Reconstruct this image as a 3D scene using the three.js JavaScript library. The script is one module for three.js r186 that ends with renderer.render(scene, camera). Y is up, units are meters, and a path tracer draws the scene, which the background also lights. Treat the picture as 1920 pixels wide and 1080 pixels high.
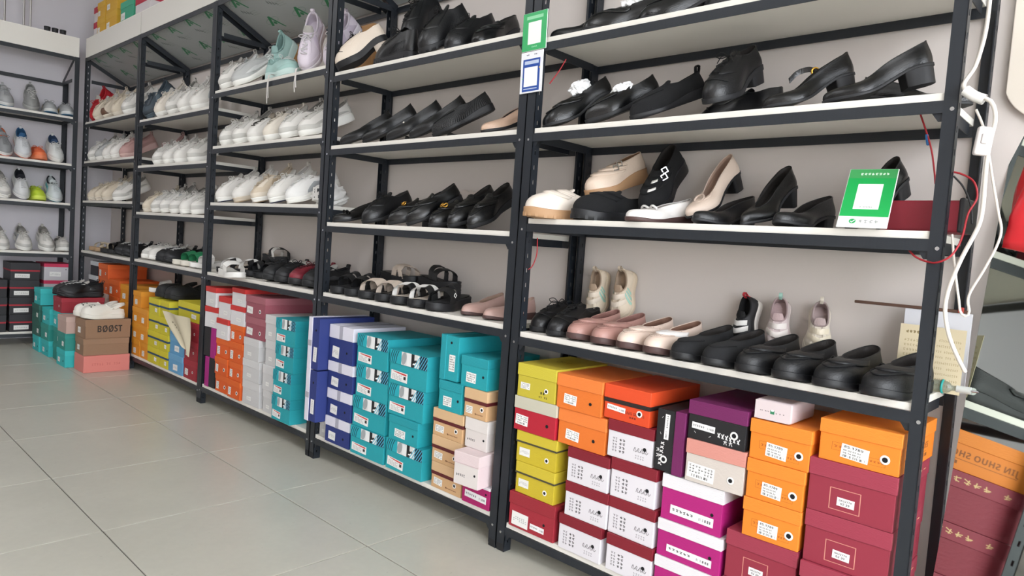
import * as THREE from 'three';
import { RoundedBoxGeometry } from 'three/addons/geometries/RoundedBoxGeometry.js';
import { RectAreaLightUniformsLib } from 'three/addons/lights/RectAreaLightUniformsLib.js';
import { mergeGeometries, mergeVertices } from 'three/addons/utils/BufferGeometryUtils.js';

// ------------------------------------------------------------------ camera, light, exposure
const scene = new THREE.Scene();
const camera = new THREE.PerspectiveCamera(45.19, 16 / 9, 0.05, 60);
camera.position.set(1.5826, 1.0649, 1.7452);
camera.rotation.set(-0.05979, 0.75113, 0.07067, 'YXZ');
scene.background = new THREE.Color().setRGB(3.6, 3.75, 3.95);      // bright overcast sky, enters through the open shopfront only
const renderer = new THREE.WebGLRenderer({ antialias: true });
renderer.toneMapping = THREE.LinearToneMapping;
renderer.toneMappingExposure = 2.45;
renderer.shadowMap.enabled = true;
RectAreaLightUniformsLib.init();
const FILL_LAMP = 5.2;                                                   // added ceiling fill panels, out of view, see added_ceiling_light
const CEIL = 3.25;

// ------------------------------------------------------------------ helpers
const V3 = THREE.Vector3, PI = Math.PI;
let seed = 7;
const rnd = () => { seed |= 0; seed = seed + 0x6D2B79F5 | 0; let t = Math.imul(seed ^ seed >>> 15, 1 | seed); t = t + Math.imul(t ^ t >>> 7, 61 | t) ^ t; return ((t ^ t >>> 14) >>> 0) / 4294967296; };
const rr = (a, b) => a + (b - a) * rnd();
const lerp = (a, b, t) => a + (b - a) * t;
const sst = (a, b, x) => { const t = Math.min(1, Math.max(0, (x - a) / (b - a))); return t * t * (3 - 2 * t); };
const rad = d => d * PI / 180;
const taken = new Map();
function numbered(n) { const k = taken.get(n) || 0; taken.set(n, k + 1); return k ? n + '_' + String(k).padStart(3, '0') : n; }

function noiseTex(size, fn, srgb) {
  const d = new Uint8Array(size * size * 4);
  for (let y = 0; y < size; y++) for (let x = 0; x < size; x++) {
    const v = fn(x / size, y / size), i = (y * size + x) * 4;
    for (let c = 0; c < 3; c++) d[i + c] = Math.max(0, Math.min(255, 255 * (v.length ? v[c] : v)));
    d[i + 3] = 255;
  }
  const t = new THREE.DataTexture(d, size, size); t.wrapS = t.wrapT = THREE.RepeatWrapping; t.magFilter = THREE.LinearFilter; t.minFilter = THREE.LinearMipmapLinearFilter; t.generateMipmaps = true;
  if (srgb) t.colorSpace = THREE.SRGBColorSpace; t.needsUpdate = true; return t;
}
const lat = new Float32Array(4096).map(() => rnd());
function vn(x, y, per) { // tiling value noise
  const xi = Math.floor(x), yi = Math.floor(y), fx = x - xi, fy = y - yi, m = v => ((v % per) + per) % per;
  const g = (a, b) => lat[(m(a) * 57 + m(b) * 131 + per * 17) & 4095], s = t => t * t * (3 - 2 * t);
  return lerp(lerp(g(xi, yi), g(xi + 1, yi), s(fx)), lerp(g(xi, yi + 1), g(xi + 1, yi + 1), s(fx)), s(fy));
}
const fbm = (u, v, p, o = 4) => { let a = 0, w = .5, q = p; for (let i = 0; i < o; i++) { a += w * vn(u * q, v * q, q); q *= 2; w *= .5; } return a; };
const grainTex = noiseTex(256, (u, v) => fbm(u, v, 24, 3));
const weaveTex = noiseTex(128, (u, v) => .5 + .25 * Math.sin(u * PI * 32) + .25 * Math.sin(v * PI * 32) * (Math.floor(u * 16) % 2 ? 1 : -1));
const clothTex = noiseTex(256, (u, v) => fbm(u, v, 8, 4));
function rep(t, k) { const c = t.clone(); c.repeat.set(k, k); c.needsUpdate = true; return c; }
const leatherBump = rep(grainTex, 14), fabricBump = rep(weaveTex, 20), metalBump = rep(grainTex, 6), paperBump = rep(clothTex, 3);

const mats = new Map();
function M(color, rough = .6, o = {}) {
  const key = color + '|' + rough + '|' + JSON.stringify(o, (k, v) => v && v.isTexture ? v.uuid : v);
  if (!mats.has(key)) { const { phys, ...rest } = o; mats.set(key, new (phys ? THREE.MeshPhysicalMaterial : THREE.MeshStandardMaterial)({ color, roughness: rough, side: THREE.DoubleSide, ...rest })); }
  return mats.get(key);
}
const leather = (c, r = .38) => M(c, r, { bumpMap: leatherBump, bumpScale: .0005 });
const fabric = (c, r = .85) => M(c, r, { bumpMap: fabricBump, bumpScale: .0006 });
const rubber = (c, r = .6) => M(c, r);
const steel = M('#c9ccd0', .25, { metalness: 1 }), gold = M('#d9a648', .22, { metalness: 1 });
const paintBlack = M('#1d2229', .42, { bumpMap: metalBump, bumpScale: .0002 });

function shadows(o) { o.castShadow = o.receiveShadow = true; return o; }
function part(parent, name, geo, mat, label) { const m = shadows(new THREE.Mesh(geo, mat)); m.name = name; if (label) m.userData.label = label; parent.add(m); return m; }
function thing(name, label, category, pos = [0, 0, 0], turn = 0, group) {
  const g = new THREE.Group(); g.name = numbered(name); g.position.set(...pos); g.rotation.y = turn; g.userData = { label, category }; if (group) g.userData.group = group; scene.add(g); return g;
}
function structure(name, geo, mat) { const m = part(scene, name, geo, mat); m.userData.kind = 'structure'; return m; }
const box = (w, h, d, x = 0, y = 0, z = 0) => new THREE.BoxGeometry(w, h, d).translate(x, y, z);
const rbox = (w, h, d, r, x = 0, y = 0, z = 0, s = 2) => new RoundedBoxGeometry(w, h, d, s, Math.min(r, w / 2.01, h / 2.01, d / 2.01)).translate(x, y, z);
const tube = (pts, r, n = 24, k = 6, closed = false) => new THREE.TubeGeometry(new THREE.CatmullRomCurve3(pts.map(p => p.isVector3 ? p : new V3(...p)), closed), n, r, k, closed);
function canvasTex(w, h, draw) { const c = document.createElement('canvas'); c.width = w; c.height = h; const g = c.getContext('2d'); draw(g, w, h); const t = new THREE.CanvasTexture(c); t.colorSpace = THREE.SRGBColorSpace; return t; }
function printMat(w, h, draw, rough = .6) { return new THREE.MeshStandardMaterial({ map: canvasTex(w, h, draw), roughness: rough }); }

// ------------------------------------------------------------------ the room
const X0 = -5.395, X1 = 3.6, Z0 = -.345, Z1 = 4.2;
const wallMat = M('#d4ccc7', .9, { bumpMap: rep(clothTex, 2), bumpScale: .0015 });
structure('wall_back', box(X1 - X0 + .4, CEIL + .2, .2, (X0 + X1) / 2, CEIL / 2, Z0 - .1), wallMat);
structure('wall_left', box(.2, CEIL + .2, Z1 - Z0, X0 - .1, CEIL / 2, (Z0 + Z1) / 2), M('#d5d2d8', .9, { bumpMap: rep(clothTex, 2), bumpScale: .0015 }));
structure('wall_front', box(X1 - X0 + .4, CEIL + .2, .2, (X0 + X1) / 2, CEIL / 2, Z1 + .1), wallMat);
structure('ceiling', box(X1 - X0 + .4, .2, Z1 - Z0 + .4, (X0 + X1) / 2, CEIL + .1, (Z0 + Z1) / 2), M('#dcdcda', .9));
structure('wall_right', mergeGeometries([box(.2, CEIL + .2, .5, X1 + .1, CEIL / 2, Z0 + .25), box(.2, CEIL + .2, .35, X1 + .1, CEIL / 2, Z1 - .17), box(.2, .4, Z1 - Z0, X1 + .1, CEIL - .1, (Z0 + Z1) / 2)]), wallMat);
structure('pavement', box(14, .2, 24, X1 + 7, -.16, 1.5), M('#a3a19b', .9));
{ // tiled floor: each tile a slab of its own in a bed of grout
  const f = new THREE.Group(); f.name = 'floor'; f.userData.kind = 'structure'; scene.add(f);
  part(f, 'grout_bed', box(X1 - X0 + .3, .2, Z1 - Z0 + .2, (X0 + X1) / 2, -.1035, (Z0 + Z1) / 2), M('#5f5d57', .9));
  const tileMap = k => { const t = noiseTex(256, (u, v) => { const a = fbm(u + k * .3, v, 3, 5), b = fbm(u, v + k * .2, 40, 2), sp = vn(u * 90, v * 90, 90) > .965 && fbm(u, v, 6, 2) > .52 ? .1 : 0, n = .93 + .07 * a + .03 * b - sp; return [.74 * n, .73 * n, .685 * n]; }, true); return t; };
  const tm = [0, 1, 2].map(k => new THREE.MeshStandardMaterial({ map: tileMap(k), roughness: .3, roughnessMap: null }));
  const geos = [0, 1].map(i => rbox(.6348, .012, .6298, .0018, 0, -.006, 0, 1)), T = [.639, .634];
  for (let i = -8; i < 7; i++) for (let j = -2; j < 7; j++) {
    const x = -.325 + (i + .5) * T[0], z = .34 + (j + .5) * T[1];
    if (x > X1 + .32 || x < X0 - .3 || z > Z1 + .1) continue;
    const t = part(f, 'tile', geos[0], tm[Math.floor(rnd() * 3)]); t.position.set(x, 0, z); t.rotation.y = PI * Math.floor(rnd() * 2);
  }
}
// added ceiling panels, out of view, giving fill light to the whole room
for (let i = 0; i < 4; i++) {
  const x = -4 + i * 2.05, z = 1.9, t = thing('added_ceiling_light', `square white ceiling light panel, number ${['one', 'two', 'three', 'four'][i]} from the end wall`, 'fill_lamp', [x, CEIL, z], 0, 'added ceiling fill panels');
  part(t, 'frame', rbox(.64, .03, .64, .004, 0, -.016, 0), M('#e8e8e8', .5));
  part(t, 'diffuser', box(.58, .004, .58, 0, -.034, 0), new THREE.MeshStandardMaterial({ color: '#ffffff', emissive: '#fdfdff', emissiveIntensity: 1.5 }));
  const l = new THREE.RectAreaLight('#fbfcff', FILL_LAMP, .58, .58); l.position.set(x, CEIL - .045, z); l.lookAt(x, 0, z); l.name = 'fill_panel_light'; scene.add(l);
}

// ------------------------------------------------------------------ steel racks
const boardMat = M('#e6e2da', .45, { bumpMap: rep(clothTex, 4), bumpScale: .0002 });
const DEP = .335;
function flange(h, w) { // steel strip with punched slots, in the z-y plane
  const s = new THREE.Shape(); s.moveTo(0, 0); s.lineTo(w, 0); s.lineTo(w, h); s.lineTo(0, h); s.closePath();
  for (let y = .03; y < h - .03; y += .05) { const p = new THREE.Path(), c = w * .5; p.moveTo(c - .003, y); p.lineTo(c + .003, y); p.lineTo(c + .003, y + .014); p.lineTo(c - .003, y + .014); p.closePath(); s.holes.push(p); }
  return new THREE.ExtrudeGeometry(s, { depth: .0025, bevelEnabled: false }).rotateY(PI / 2);   // x thickness, z = -w..0
}
const filmMat = printMat(1024, 320, (g, w, h) => {
  g.fillStyle = '#a4a8a8'; g.fillRect(0, 0, w, h);
  for (let i = 0; i < 4; i++) for (let j = 0; j < 2; j++) {
    const x = 40 + i * 255 + j * 120, y = 14 + j * 158;
    g.save(); g.translate(x, y); g.scale(1.35, 1.3); g.fillStyle = '#1f7a4c'; g.strokeStyle = '#7d9488'; g.lineWidth = 2;
    g.beginPath(); g.ellipse(40, 22, 46, 13, -.12, 0, 7); g.stroke();
    g.beginPath(); g.moveTo(8, 44); g.lineTo(34, 0); g.lineTo(46, 0); g.lineTo(84, 62); g.lineTo(76, 62); g.lineTo(42, 14); g.lineTo(24, 44); g.closePath(); g.fill();
    g.beginPath(); g.ellipse(44, 34, 9, 7, .4, 0, 7); g.fill();
    g.strokeStyle = '#5d6562'; g.lineWidth = 3; for (let k = 0; k < 4; k++) { const a = 20 + k * 13, b = 66 + k * 6; g.beginPath(); g.moveTo(a - 5, b); g.lineTo(a + 6, b + 3); g.moveTo(a, b - 6); g.lineTo(a - 2, b + 9); g.moveTo(a - 4, b + 6); g.lineTo(a + 6, b + 9); g.stroke(); }
    g.fillStyle = '#9aa09d'; for (let k = 0; k < 3; k++) g.fillRect(52 + k * 4, 78 + k * 9, 48, 4);
    g.restore();
  }
}, .35);
function rack(name, label, x0, x1, levels, o = {}) {
  const g = thing(name, label, 'shelf rack', [(x0 + x1) / 2, 0, 0], 0, 'black steel shoe racks');
  const W = x1 - x0, hw = W / 2, pw0 = o.pw || .034, pw = pw0, top = 2.36, tb = 2.19;
  for (const [sx, back] of [[-1, 0], [1, 0], [-1, 1], [1, 1]]) {
    const h = back ? tb : top, pw = sx > 0 && o.pr ? o.pr : pw0, px = sx < 0 ? -hw - pw : hw;
    const face = box(pw, h - .012, .0028, px + pw / 2, h / 2 + .006, back ? -DEP + .0014 : -.0014);
    const fl = flange(h, pw).translate(px + pw - .0025, 0, back ? -DEP + pw : 0);
    const p = part(g, 'post', mergeGeometries([face.toNonIndexed(), fl].map(q => { q.deleteAttribute('uv'); return q; })), paintBlack);
    const foot = part(p, 'foot', rbox(pw - .001, .03, pw + .002, .004, px + pw / 2, .0152, back ? -DEP + pw / 2 : -pw / 2), rubber('#16181b', .7));
  }
  const bh = .027, th = .018;
  for (const y of levels) {
    part(g, 'shelf_board', rbox(W - .001, th, DEP - .012, .0012, 0, y - th / 2, -DEP / 2), boardMat);
    part(g, 'beam', box(W, bh, .0028, 0, y - th - bh / 2, -.0018), paintBlack);
    part(g, 'beam', box(W, bh, .0028, 0, y - th - bh / 2, -DEP + .006), paintBlack);
    for (const s of [-1, 1]) part(g, 'side_beam', box(.0028, bh, DEP - .08, s * (hw - .004), y - th - bh / 2, -DEP / 2), paintBlack);
    for (const s of [-1, 1]) { // gusset plates with a bolt
      const t = new THREE.Shape(); t.moveTo(0, 0); t.lineTo(-s * .022, 0); t.lineTo(-s * .022, -.01); t.lineTo(-s * .008, -.03); t.lineTo(0, -.03); t.closePath();
      const gs = part(g, 'gusset', new THREE.ExtrudeGeometry(t, { depth: .002, bevelEnabled: false }).translate(s * hw, y - th - bh + .012, -.0065), paintBlack);
      part(gs, 'bolt', new THREE.CylinderGeometry(.0045, .0045, .003, 10).rotateX(PI / 2).translate(s * (hw + pw * .5), y - th - .02, .0012), steel);
    }
  }
  // slanted top with film still on the panel, fascia above it
  const ang = Math.atan2(.17, DEP);
  part(g, 'beam', box(W, .03, .0028, 0, top - .017, -.0018), paintBlack);
  part(g, 'beam', box(W, .03, .0028, 0, tb - .02, -DEP + .006), paintBlack);
  for (const s of [-1, 1]) part(g, 'side_beam', box(.003, .03, DEP / Math.cos(ang) - .02).rotateX(-ang).translate(s * (hw - .004), top - .1, -DEP / 2), paintBlack);
  const pl = box(W - .006, .005, DEP / Math.cos(ang) - .01).rotateX(-ang).translate(0, top - .077, -DEP / 2);
  for (const s of [-1, 1]) part(g, 'side_beam', box(.0028, .028, DEP - .08, s * (hw - .008), tb - .02, -DEP / 2), paintBlack);
  if (!o.open) part(g, 'top_panel', pl, filmMat, 'top panel in film printed with green marks');
  part(g, 'fascia_board', rbox(W + pw * 1.7, .15, .015, .0015, 0, top + .075, -.009), M('#e4e1da', .5));
  part(g, 'fascia_cap', box(W + pw * 1.7, .006, DEP - .01, 0, top + .153, -DEP / 2 + .004), M('#efece6', .5));
  return g;
}
const LV = { A: [1.834, 1.516, 1.194, .782, .11], B: [1.763, 1.446, 1.122, .79, .111], C: [1.844, 1.525, 1.198, .789, .119], D: [1.8, 1.468, 1.117, .791, .118], E: [1.764, 1.467, 1.164, .777, .106], L: [1.872, 1.488, 1.162, .755, .103] };
const RX = { A: [-4.987, -3.802], B: [-3.734, -2.581], C: [-2.52, -1.325], D: [-1.252, -.0768], E: [0, 1.2] };
rack('shelf_rack', 'black steel rack in the corner, behind the floor stacks of boxes', ...RX.A, LV.A, { pw: .033 });
rack('shelf_rack', 'black steel rack with yellow boxes on its lowest shelf', ...RX.B, LV.B, { pw: .03 });
rack('shelf_rack', 'black steel rack of white sneakers, red-lidded white boxes below', ...RX.C, LV.C, { pw: .03 });
rack('shelf_rack', 'black steel rack of black loafers above blue and teal boxes', ...RX.D, LV.D, { pw: .036 });
rack('shelf_rack', 'nearest black steel rack, with the green standing payment sign', ...RX.E, LV.E, { pw: .036, pr: .028 });
{ const r = rack('shelf_rack', 'black steel rack on the end wall with coloured running shoes', -.6, .6, LV.L, { pw: .034, open: true }); r.rotation.y = PI / 2; r.position.set(-5.05, 0, .665); }
// ------------------------------------------------------------------ shoe forms
// a shoe is a closed surface swept from the sole outline up to the foot opening; toe points to +z, heel back at z = 0
const PLAN = {
  round: [[.02, .40], [.12, .69], [.42, .67], [.69, 1], [.915, .68]],
  point: [[.02, .38], [.12, .67], [.42, .62], [.66, .98], [.885, .44]],
  almond: [[.02, .40], [.12, .68], [.42, .65], [.68, 1], [.905, .56]],
  square: [[.02, .42], [.12, .71], [.42, .70], [.69, 1], [.94, .78]],
};
const N = 48;
function last(o) {
  const { L, W } = o, pl = PLAN[o.plan || 'round'], base = o.base ?? .01, lift = o.lift ?? 0, spring = o.spring ?? .006;
  const yb = t => base + lift * (1 - sst(o.la ?? .16, o.lb ?? .64, t)) + spring * sst(.72, 1, t);
  const bend = t => .05 * W * Math.sin(PI * Math.min(1, t)) ;
  const full = (a, b, c) => { const r = a.map(p => p), l = []; for (let i = b.length - 1; i >= 0; i--) l.push(b[i]); return r; };
  const bpts = [[0, 0], ...pl, [1, 0]].map(([t, w]) => new V3(w * W, yb(t), t * L));
  const tt = o.tt, t0 = o.t0 ?? .015, ow = o.ow ?? 1, hh = o.hh, hs = o.hs, ht = o.ht;
  const tp = [[t0, 0, hh], [t0 + .02, .30 * ow, hh * .94], [.13, .50 * ow, lerp(hh, hs, .68)], [lerp(.13, tt, .45), .56 * ow, hs], [lerp(.13, tt, .78), .50 * ow, lerp(hs, ht, .45)], [lerp(.13, tt, .96), .28 * ow, lerp(hs, ht, .88)], [tt, 0, ht]]
    .map(([t, w, h]) => new V3(w * W, yb(t) + h, t * L));
  const loop = h => new THREE.CatmullRomCurve3([...h, ...h.slice(1, -1).reverse().map(v => new V3(-v.x, v.y, v.z))], true, 'catmullrom', .5);
  const bc = loop(bpts), tc = loop(tp), tbl = c => { const r = []; for (let i = 0; i <= 480; i++) r.push(c.getPoint((i % 480) / 480)); return r; };
  const bt = tbl(bc), tt_ = tbl(tc);
  const look = (t, a) => { const f = (((a % 1) + 1) % 1) * 480, i = Math.floor(f); return t[i].clone().lerp(t[Math.min(480, i + 1)], f - i); };
  const bot = a => { const v = look(bt, a); v.y = yb(v.z / L); return v; }, top = a => look(tt_, a);
  const out = a => { const d = look(bt, a + .002).sub(look(bt, a - .002)); return new V3(d.z, 0, -d.x).normalize().multiplyScalar(-1); };
  // outward sign: right side must point to +x
  const osign = out(.25).x > 0 ? 1 : -1, outw = a => out(a).multiplyScalar(osign);
  const th = o.th, bulge = o.bulge ?? .004, k2 = o.k2 ?? .5, vy = o.vy ?? -.18;
  const S = (a, s) => {
    const B = bot(a), T = top(a), n = outw(a), ap = Math.min(((a % 1) + 1) % 1, 1 - ((a % 1) + 1) % 1), tau = sst(.25, .46, ap), dy = T.y - B.y;
    const c1 = new V3(B.x, B.y + lerp(.45 * dy, th, tau), B.z).addScaledVector(n, lerp(bulge, .002, tau));
    const side = new V3(T.x, T.y - .38 * dy, T.z).addScaledVector(n, .003);
    const fw = new V3(lerp(T.x, B.x, k2), T.y + vy * dy * .8, lerp(T.z, B.z, k2));
    const c2 = side.lerp(fw, tau), q = 1 - s;
    return new V3().addScaledVector(B, q * q * q).addScaledVector(c1, 3 * q * q * s).addScaledVector(c2, 3 * q * s * s).addScaledVector(T, s * s * s);
  };
  const nrm = (a, s) => { const e = .004, u = S(a + e, s).sub(S(a - e, s)), v = S(a, Math.min(1, s + .01)).sub(S(a, Math.max(0, s - .01))); const n = u.cross(v).normalize(); const r = outw(a); if (n.dot(r) + n.y * .8 < 0) n.negate(); return n; };
  return { o, L, W, yb, bot, top, S, nrm, outw };
}
function grid(nu, nv, f, uv = [1, 1], wrap = false) {
  const p = [], t = [], id = [];
  for (let j = 0; j <= nv; j++) for (let i = 0; i <= nu; i++) { const v = f(i / nu, j / nv, i, j); p.push(v.x, v.y, v.z); t.push(i / nu * uv[0], j / nv * uv[1]); }
  for (let j = 0; j < nv; j++) for (let i = 0; i < nu; i++) { const a = j * (nu + 1) + i, b = a + 1, c = a + nu + 1, d = c + 1; id.push(a, b, d, a, d, c); }
  const g = new THREE.BufferGeometry(); g.setAttribute('position', new THREE.Float32BufferAttribute(p, 3)); g.setAttribute('uv', new THREE.Float32BufferAttribute(t, 2)); g.setIndex(id); g.computeVertexNormals();
  if (wrap) { const n = g.attributes.normal; for (let j = 0; j <= nv; j++) { const a = j * (nu + 1), b = a + nu, v = new V3().fromBufferAttribute(n, a).add(new V3().fromBufferAttribute(n, b)).normalize(); n.setXYZ(a, v.x, v.y, v.z); n.setXYZ(b, v.x, v.y, v.z); } }
  return g;
}
const upperGeo = l => grid(N, 12, (u, v) => l.S(u, v), [.62, .14], true);
function liningGeo(l, th = .0025) {
  return grid(N, 7, (u, v) => { const s = 1 - v * .97, p = l.S(u, s); if (v === 0) return p; const n = l.nrm(u, s); p.addScaledVector(n, -th); p.y = Math.max(p.y, l.yb(p.z / l.L) + .003); return p; }, [.6, .1], true);
}
const capGeo = (l, y, off) => grid(N / 2, 6, (u, v) => { const R = l.bot(u / 2).addScaledVector(l.outw(u / 2), off), x = lerp(-R.x, R.x, v); return new V3(u === 0 || u === 1 ? 0 : x, y(R.z / l.L), R.z); }, [.25, .08]);
const insoleGeo = l => capGeo(l, t => l.yb(t) + .005, -.004);
function soleGeo(l, y0, rings, y1 = t => l.yb(t) + .002) {
  const g1 = grid(N, rings.length - 1, (u, v, i, j) => { const [f, off] = rings[j], b = l.bot(u).addScaledVector(l.outw(u), typeof off === 'function' ? off(u) : off), t = Math.min(1, Math.max(0, b.z / l.L)); b.y = lerp(y0(t), y1(t), f); return b; }, [.6, .04], true);
  const off0 = typeof rings[0][1] === 'function' ? 0 : rings[0][1];
  return mergeGeometries([g1, capGeo(l, t => y0(Math.min(1, Math.max(0, t))), off0)]);
}
function heelGeo(l, th, taper, y1) {
  let aT = .02; while (aT < .3 && l.bot(aT).z < th * l.L) aT += .004;
  const cz = th * l.L * .5, n = 20;
  const ring = (i, k) => { const m = i % (n + 6); let b; if (m <= n) b = l.bot(-aT + 2 * aT * m / n); else { const A = l.bot(aT), B = l.bot(-aT); b = A.clone().lerp(B, (m - n) / 6); } const t = b.z / l.L, s = lerp(taper, 1, k); b.x *= s; b.z = cz + (b.z - cz) * s; b.y = lerp(0, y1(Math.max(0, Math.min(1, t))), k); return b; };
  const side = grid(n + 6, 6, (u, v, i, j) => ring(i, j / 6), [.2, .06]);
  const cap = grid(n / 2, 2, (u, v, i) => { const a = ring(i, 0), b = ring(n - i, 0); return a.lerp(b, v); });
  return mergeGeometries([side, cap]);
}
// raised panel lying on the surface
function panel(l, a0, a1, s0, s1, off = .0016, na = 10, ns = 6) {
  const A = typeof a0 === 'function' ? a0 : () => a0, B = typeof a1 === 'function' ? a1 : () => a1;
  return grid(na + 2, ns + 2, (u, v, i, j) => {
    const edge = i === 0 || j === 0 || i === na + 2 || j === ns + 2, iu = Math.min(1, Math.max(0, (i - 1) / na)), jv = Math.min(1, Math.max(0, (j - 1) / ns)), s = lerp(s0, s1, jv), a = lerp(A(jv), B(jv), iu);
    return l.S(a, s).addScaledVector(l.nrm(a, s), edge ? -.0008 : off);
  }, [.1, .06]);
}
function seam(l, pts, r = .0012, off = .0008, n = 30) { return tube(pts.map(([a, s]) => l.S(a, s).addScaledVector(l.nrm(a, s), off)), r, n, 5); }
function topline(l, r) { const p = []; for (let i = 0; i < 40; i++) p.push(l.top(i / 40).addScaledVector(l.outw(i / 40), -.001)); return tube(p, r, 80, 6, true); }
// flat strip swept along points; w = half width vector, th = thickness
function band(pts, w, th, n = 18, taper = 0) {
  const c = new THREE.CatmullRomCurve3(pts.map(p => p.isVector3 ? p : new V3(...p))), W = new V3(...w);
  return grid(n, 4, (u, v, i, j) => {
    const p = c.getPoint(u), t = c.getTangent(u), k = 1 - taper * u, nn = new V3().crossVectors(t, W).normalize(); if (nn.y < 0 && Math.abs(nn.y) > .2) nn.negate();
    const s = [[-1, 0], [-1, 1], [1, 1], [1, 0], [-1, 0]][j]; return p.addScaledVector(W, s[0] * k).addScaledVector(nn, s[1] * th);
  }, [.12, .03]);
}
function laceGeo(l, n, s0, s1, da, r = .0021, bow = true) {
  const gs = [];
  for (let k = 0; k < n; k++) {
    const s = lerp(s0, s1, n > 1 ? k / (n - 1) : 0), P = [];
    for (let i = 0; i <= 6; i++) { const a = .5 - da + 2 * da * i / 6, sk = s + (k % 2 ? -.02 : .02) * (i / 6 - .5); P.push(l.S(a, sk).addScaledVector(l.nrm(a, sk), i === 0 || i === 6 ? .0005 : .0045)); }
    gs.push(tube(P, r, 12, 5));
    if (k < n - 1) { const s2 = lerp(s0, s1, (k + 1) / (n - 1)), Q = []; for (let i = 0; i <= 5; i++) { const a = .5 + (k % 2 ? 1 : -1) * (da - 2 * da * i / 5) * .9, sk = lerp(s, s2, i / 5); Q.push(l.S(a, sk).addScaledVector(l.nrm(a, sk), .0055)); } gs.push(tube(Q, r, 10, 5)); }
  }
  if (bow) {
    const c = l.S(.5, s1 - .03).addScaledVector(l.nrm(.5, s1 - .03), .007);
    for (const s of [-1, 1]) {
      gs.push(tube([c, c.clone().add(new V3(s * .018, .014, .004)), c.clone().add(new V3(s * .034, .008, .010)), c.clone().add(new V3(s * .022, -.002, .008)), c], r * .9, 16, 5));
      gs.push(tube([c, c.clone().add(new V3(s * .014, .003, .012)), c.clone().add(new V3(s * .026, -.012, .022))], r * .9, 10, 5));
    }
  }
  return mergeGeometries(gs);
}
function tongueGeo(l, s0, ext, w, th = .005) {
  const d = l.top(.5).sub(l.S(.5, .88)).normalize(); d.y += .35; d.normalize();
  return grid(12, 10, (u, v, i) => {
    const f = i < 6 ? i / 5 : (11 - i) / 5, back = i >= 6, x = lerp(-w, w, Math.min(1, Math.max(0, f))) * (1 - .25 * Math.max(0, v - .8) * 5 * Math.abs(f * 2 - 1));
    let p; if (v < .5) { p = l.S(.5, lerp(s0, 1, v * 2)); p.y -= .001; } else p = l.top(.5).addScaledVector(d, (v - .5) * 2 * ext);
    p.x = x; p.y -= 14 * x * x + (back ? th : 0); if (i === 12) { p.x = -w * (1 - .25 * Math.max(0, v - .8) * 5); p.y = p.y + th; } return p;
  }, [.06, .08]);
}
const proto = new Map();
// shoe styles: build(name, spec) makes a group of parts once; later pairs are clones
function lowShoe(o) {
  const l = last(o), g = new THREE.Group(), up = o.mat;
  part(g, 'upper', upperGeo(l), up);
  part(g, 'lining', liningGeo(l), o.lin || leather('#2a2624', .7));
  part(g, 'insole', insoleGeo(l), o.ins || o.lin || leather('#2a2624', .7));
  part(g, 'topline', topline(l, o.tl || .0016), o.tlm || up);
  const sm = o.sm || rubber('#15161a', .55), st = o.st || .005;
  if (o.heel) {
    const y0 = t => Math.max(t > .6 ? .0005 + (o.spring ?? .006) * sst(.72, 1, t) : 0, l.yb(t) - st);
    part(g, 'sole', soleGeo(l, y0, [[0, .0005], [0, .0025], [1, .0025], [1, -.001]]), sm);
    part(g, 'heel', heelGeo(l, o.heel, o.taper ?? .9, t => l.yb(t) - st + .0015), o.hm || sm);
  } else {
    const y0 = t => (o.spring ?? .006) * sst(.74, 1, t) * .8, e = o.welt ?? .003;
    const s = part(g, 'sole', soleGeo(l, y0, [[0, -.001], [.06, e * .7], [.45, e], [.55, e * .8], [.9, e], [1, e * .8], [1, -.002]]), sm);
    if (o.lug) { const q = []; for (let i = 0; i < 26; i++) { const a = (i + .5) / 26, b = l.bot(a), n = l.outw(a); q.push(new THREE.BoxGeometry(.010, .013, .007).rotateY(Math.atan2(n.x, n.z)).translate(b.x + n.x * (e - .0028), y0(b.z / l.L) + .0066, b.z + n.z * (e - .0028))); } part(s, 'lugs', mergeGeometries(q), o.lugm || sm).userData.kind = 'stuff'; }
    if (o.heelStep) part(g, 'heel', heelGeo(l, .3, .96, t => .012), sm);
  }
  return { g, l };
}
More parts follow.
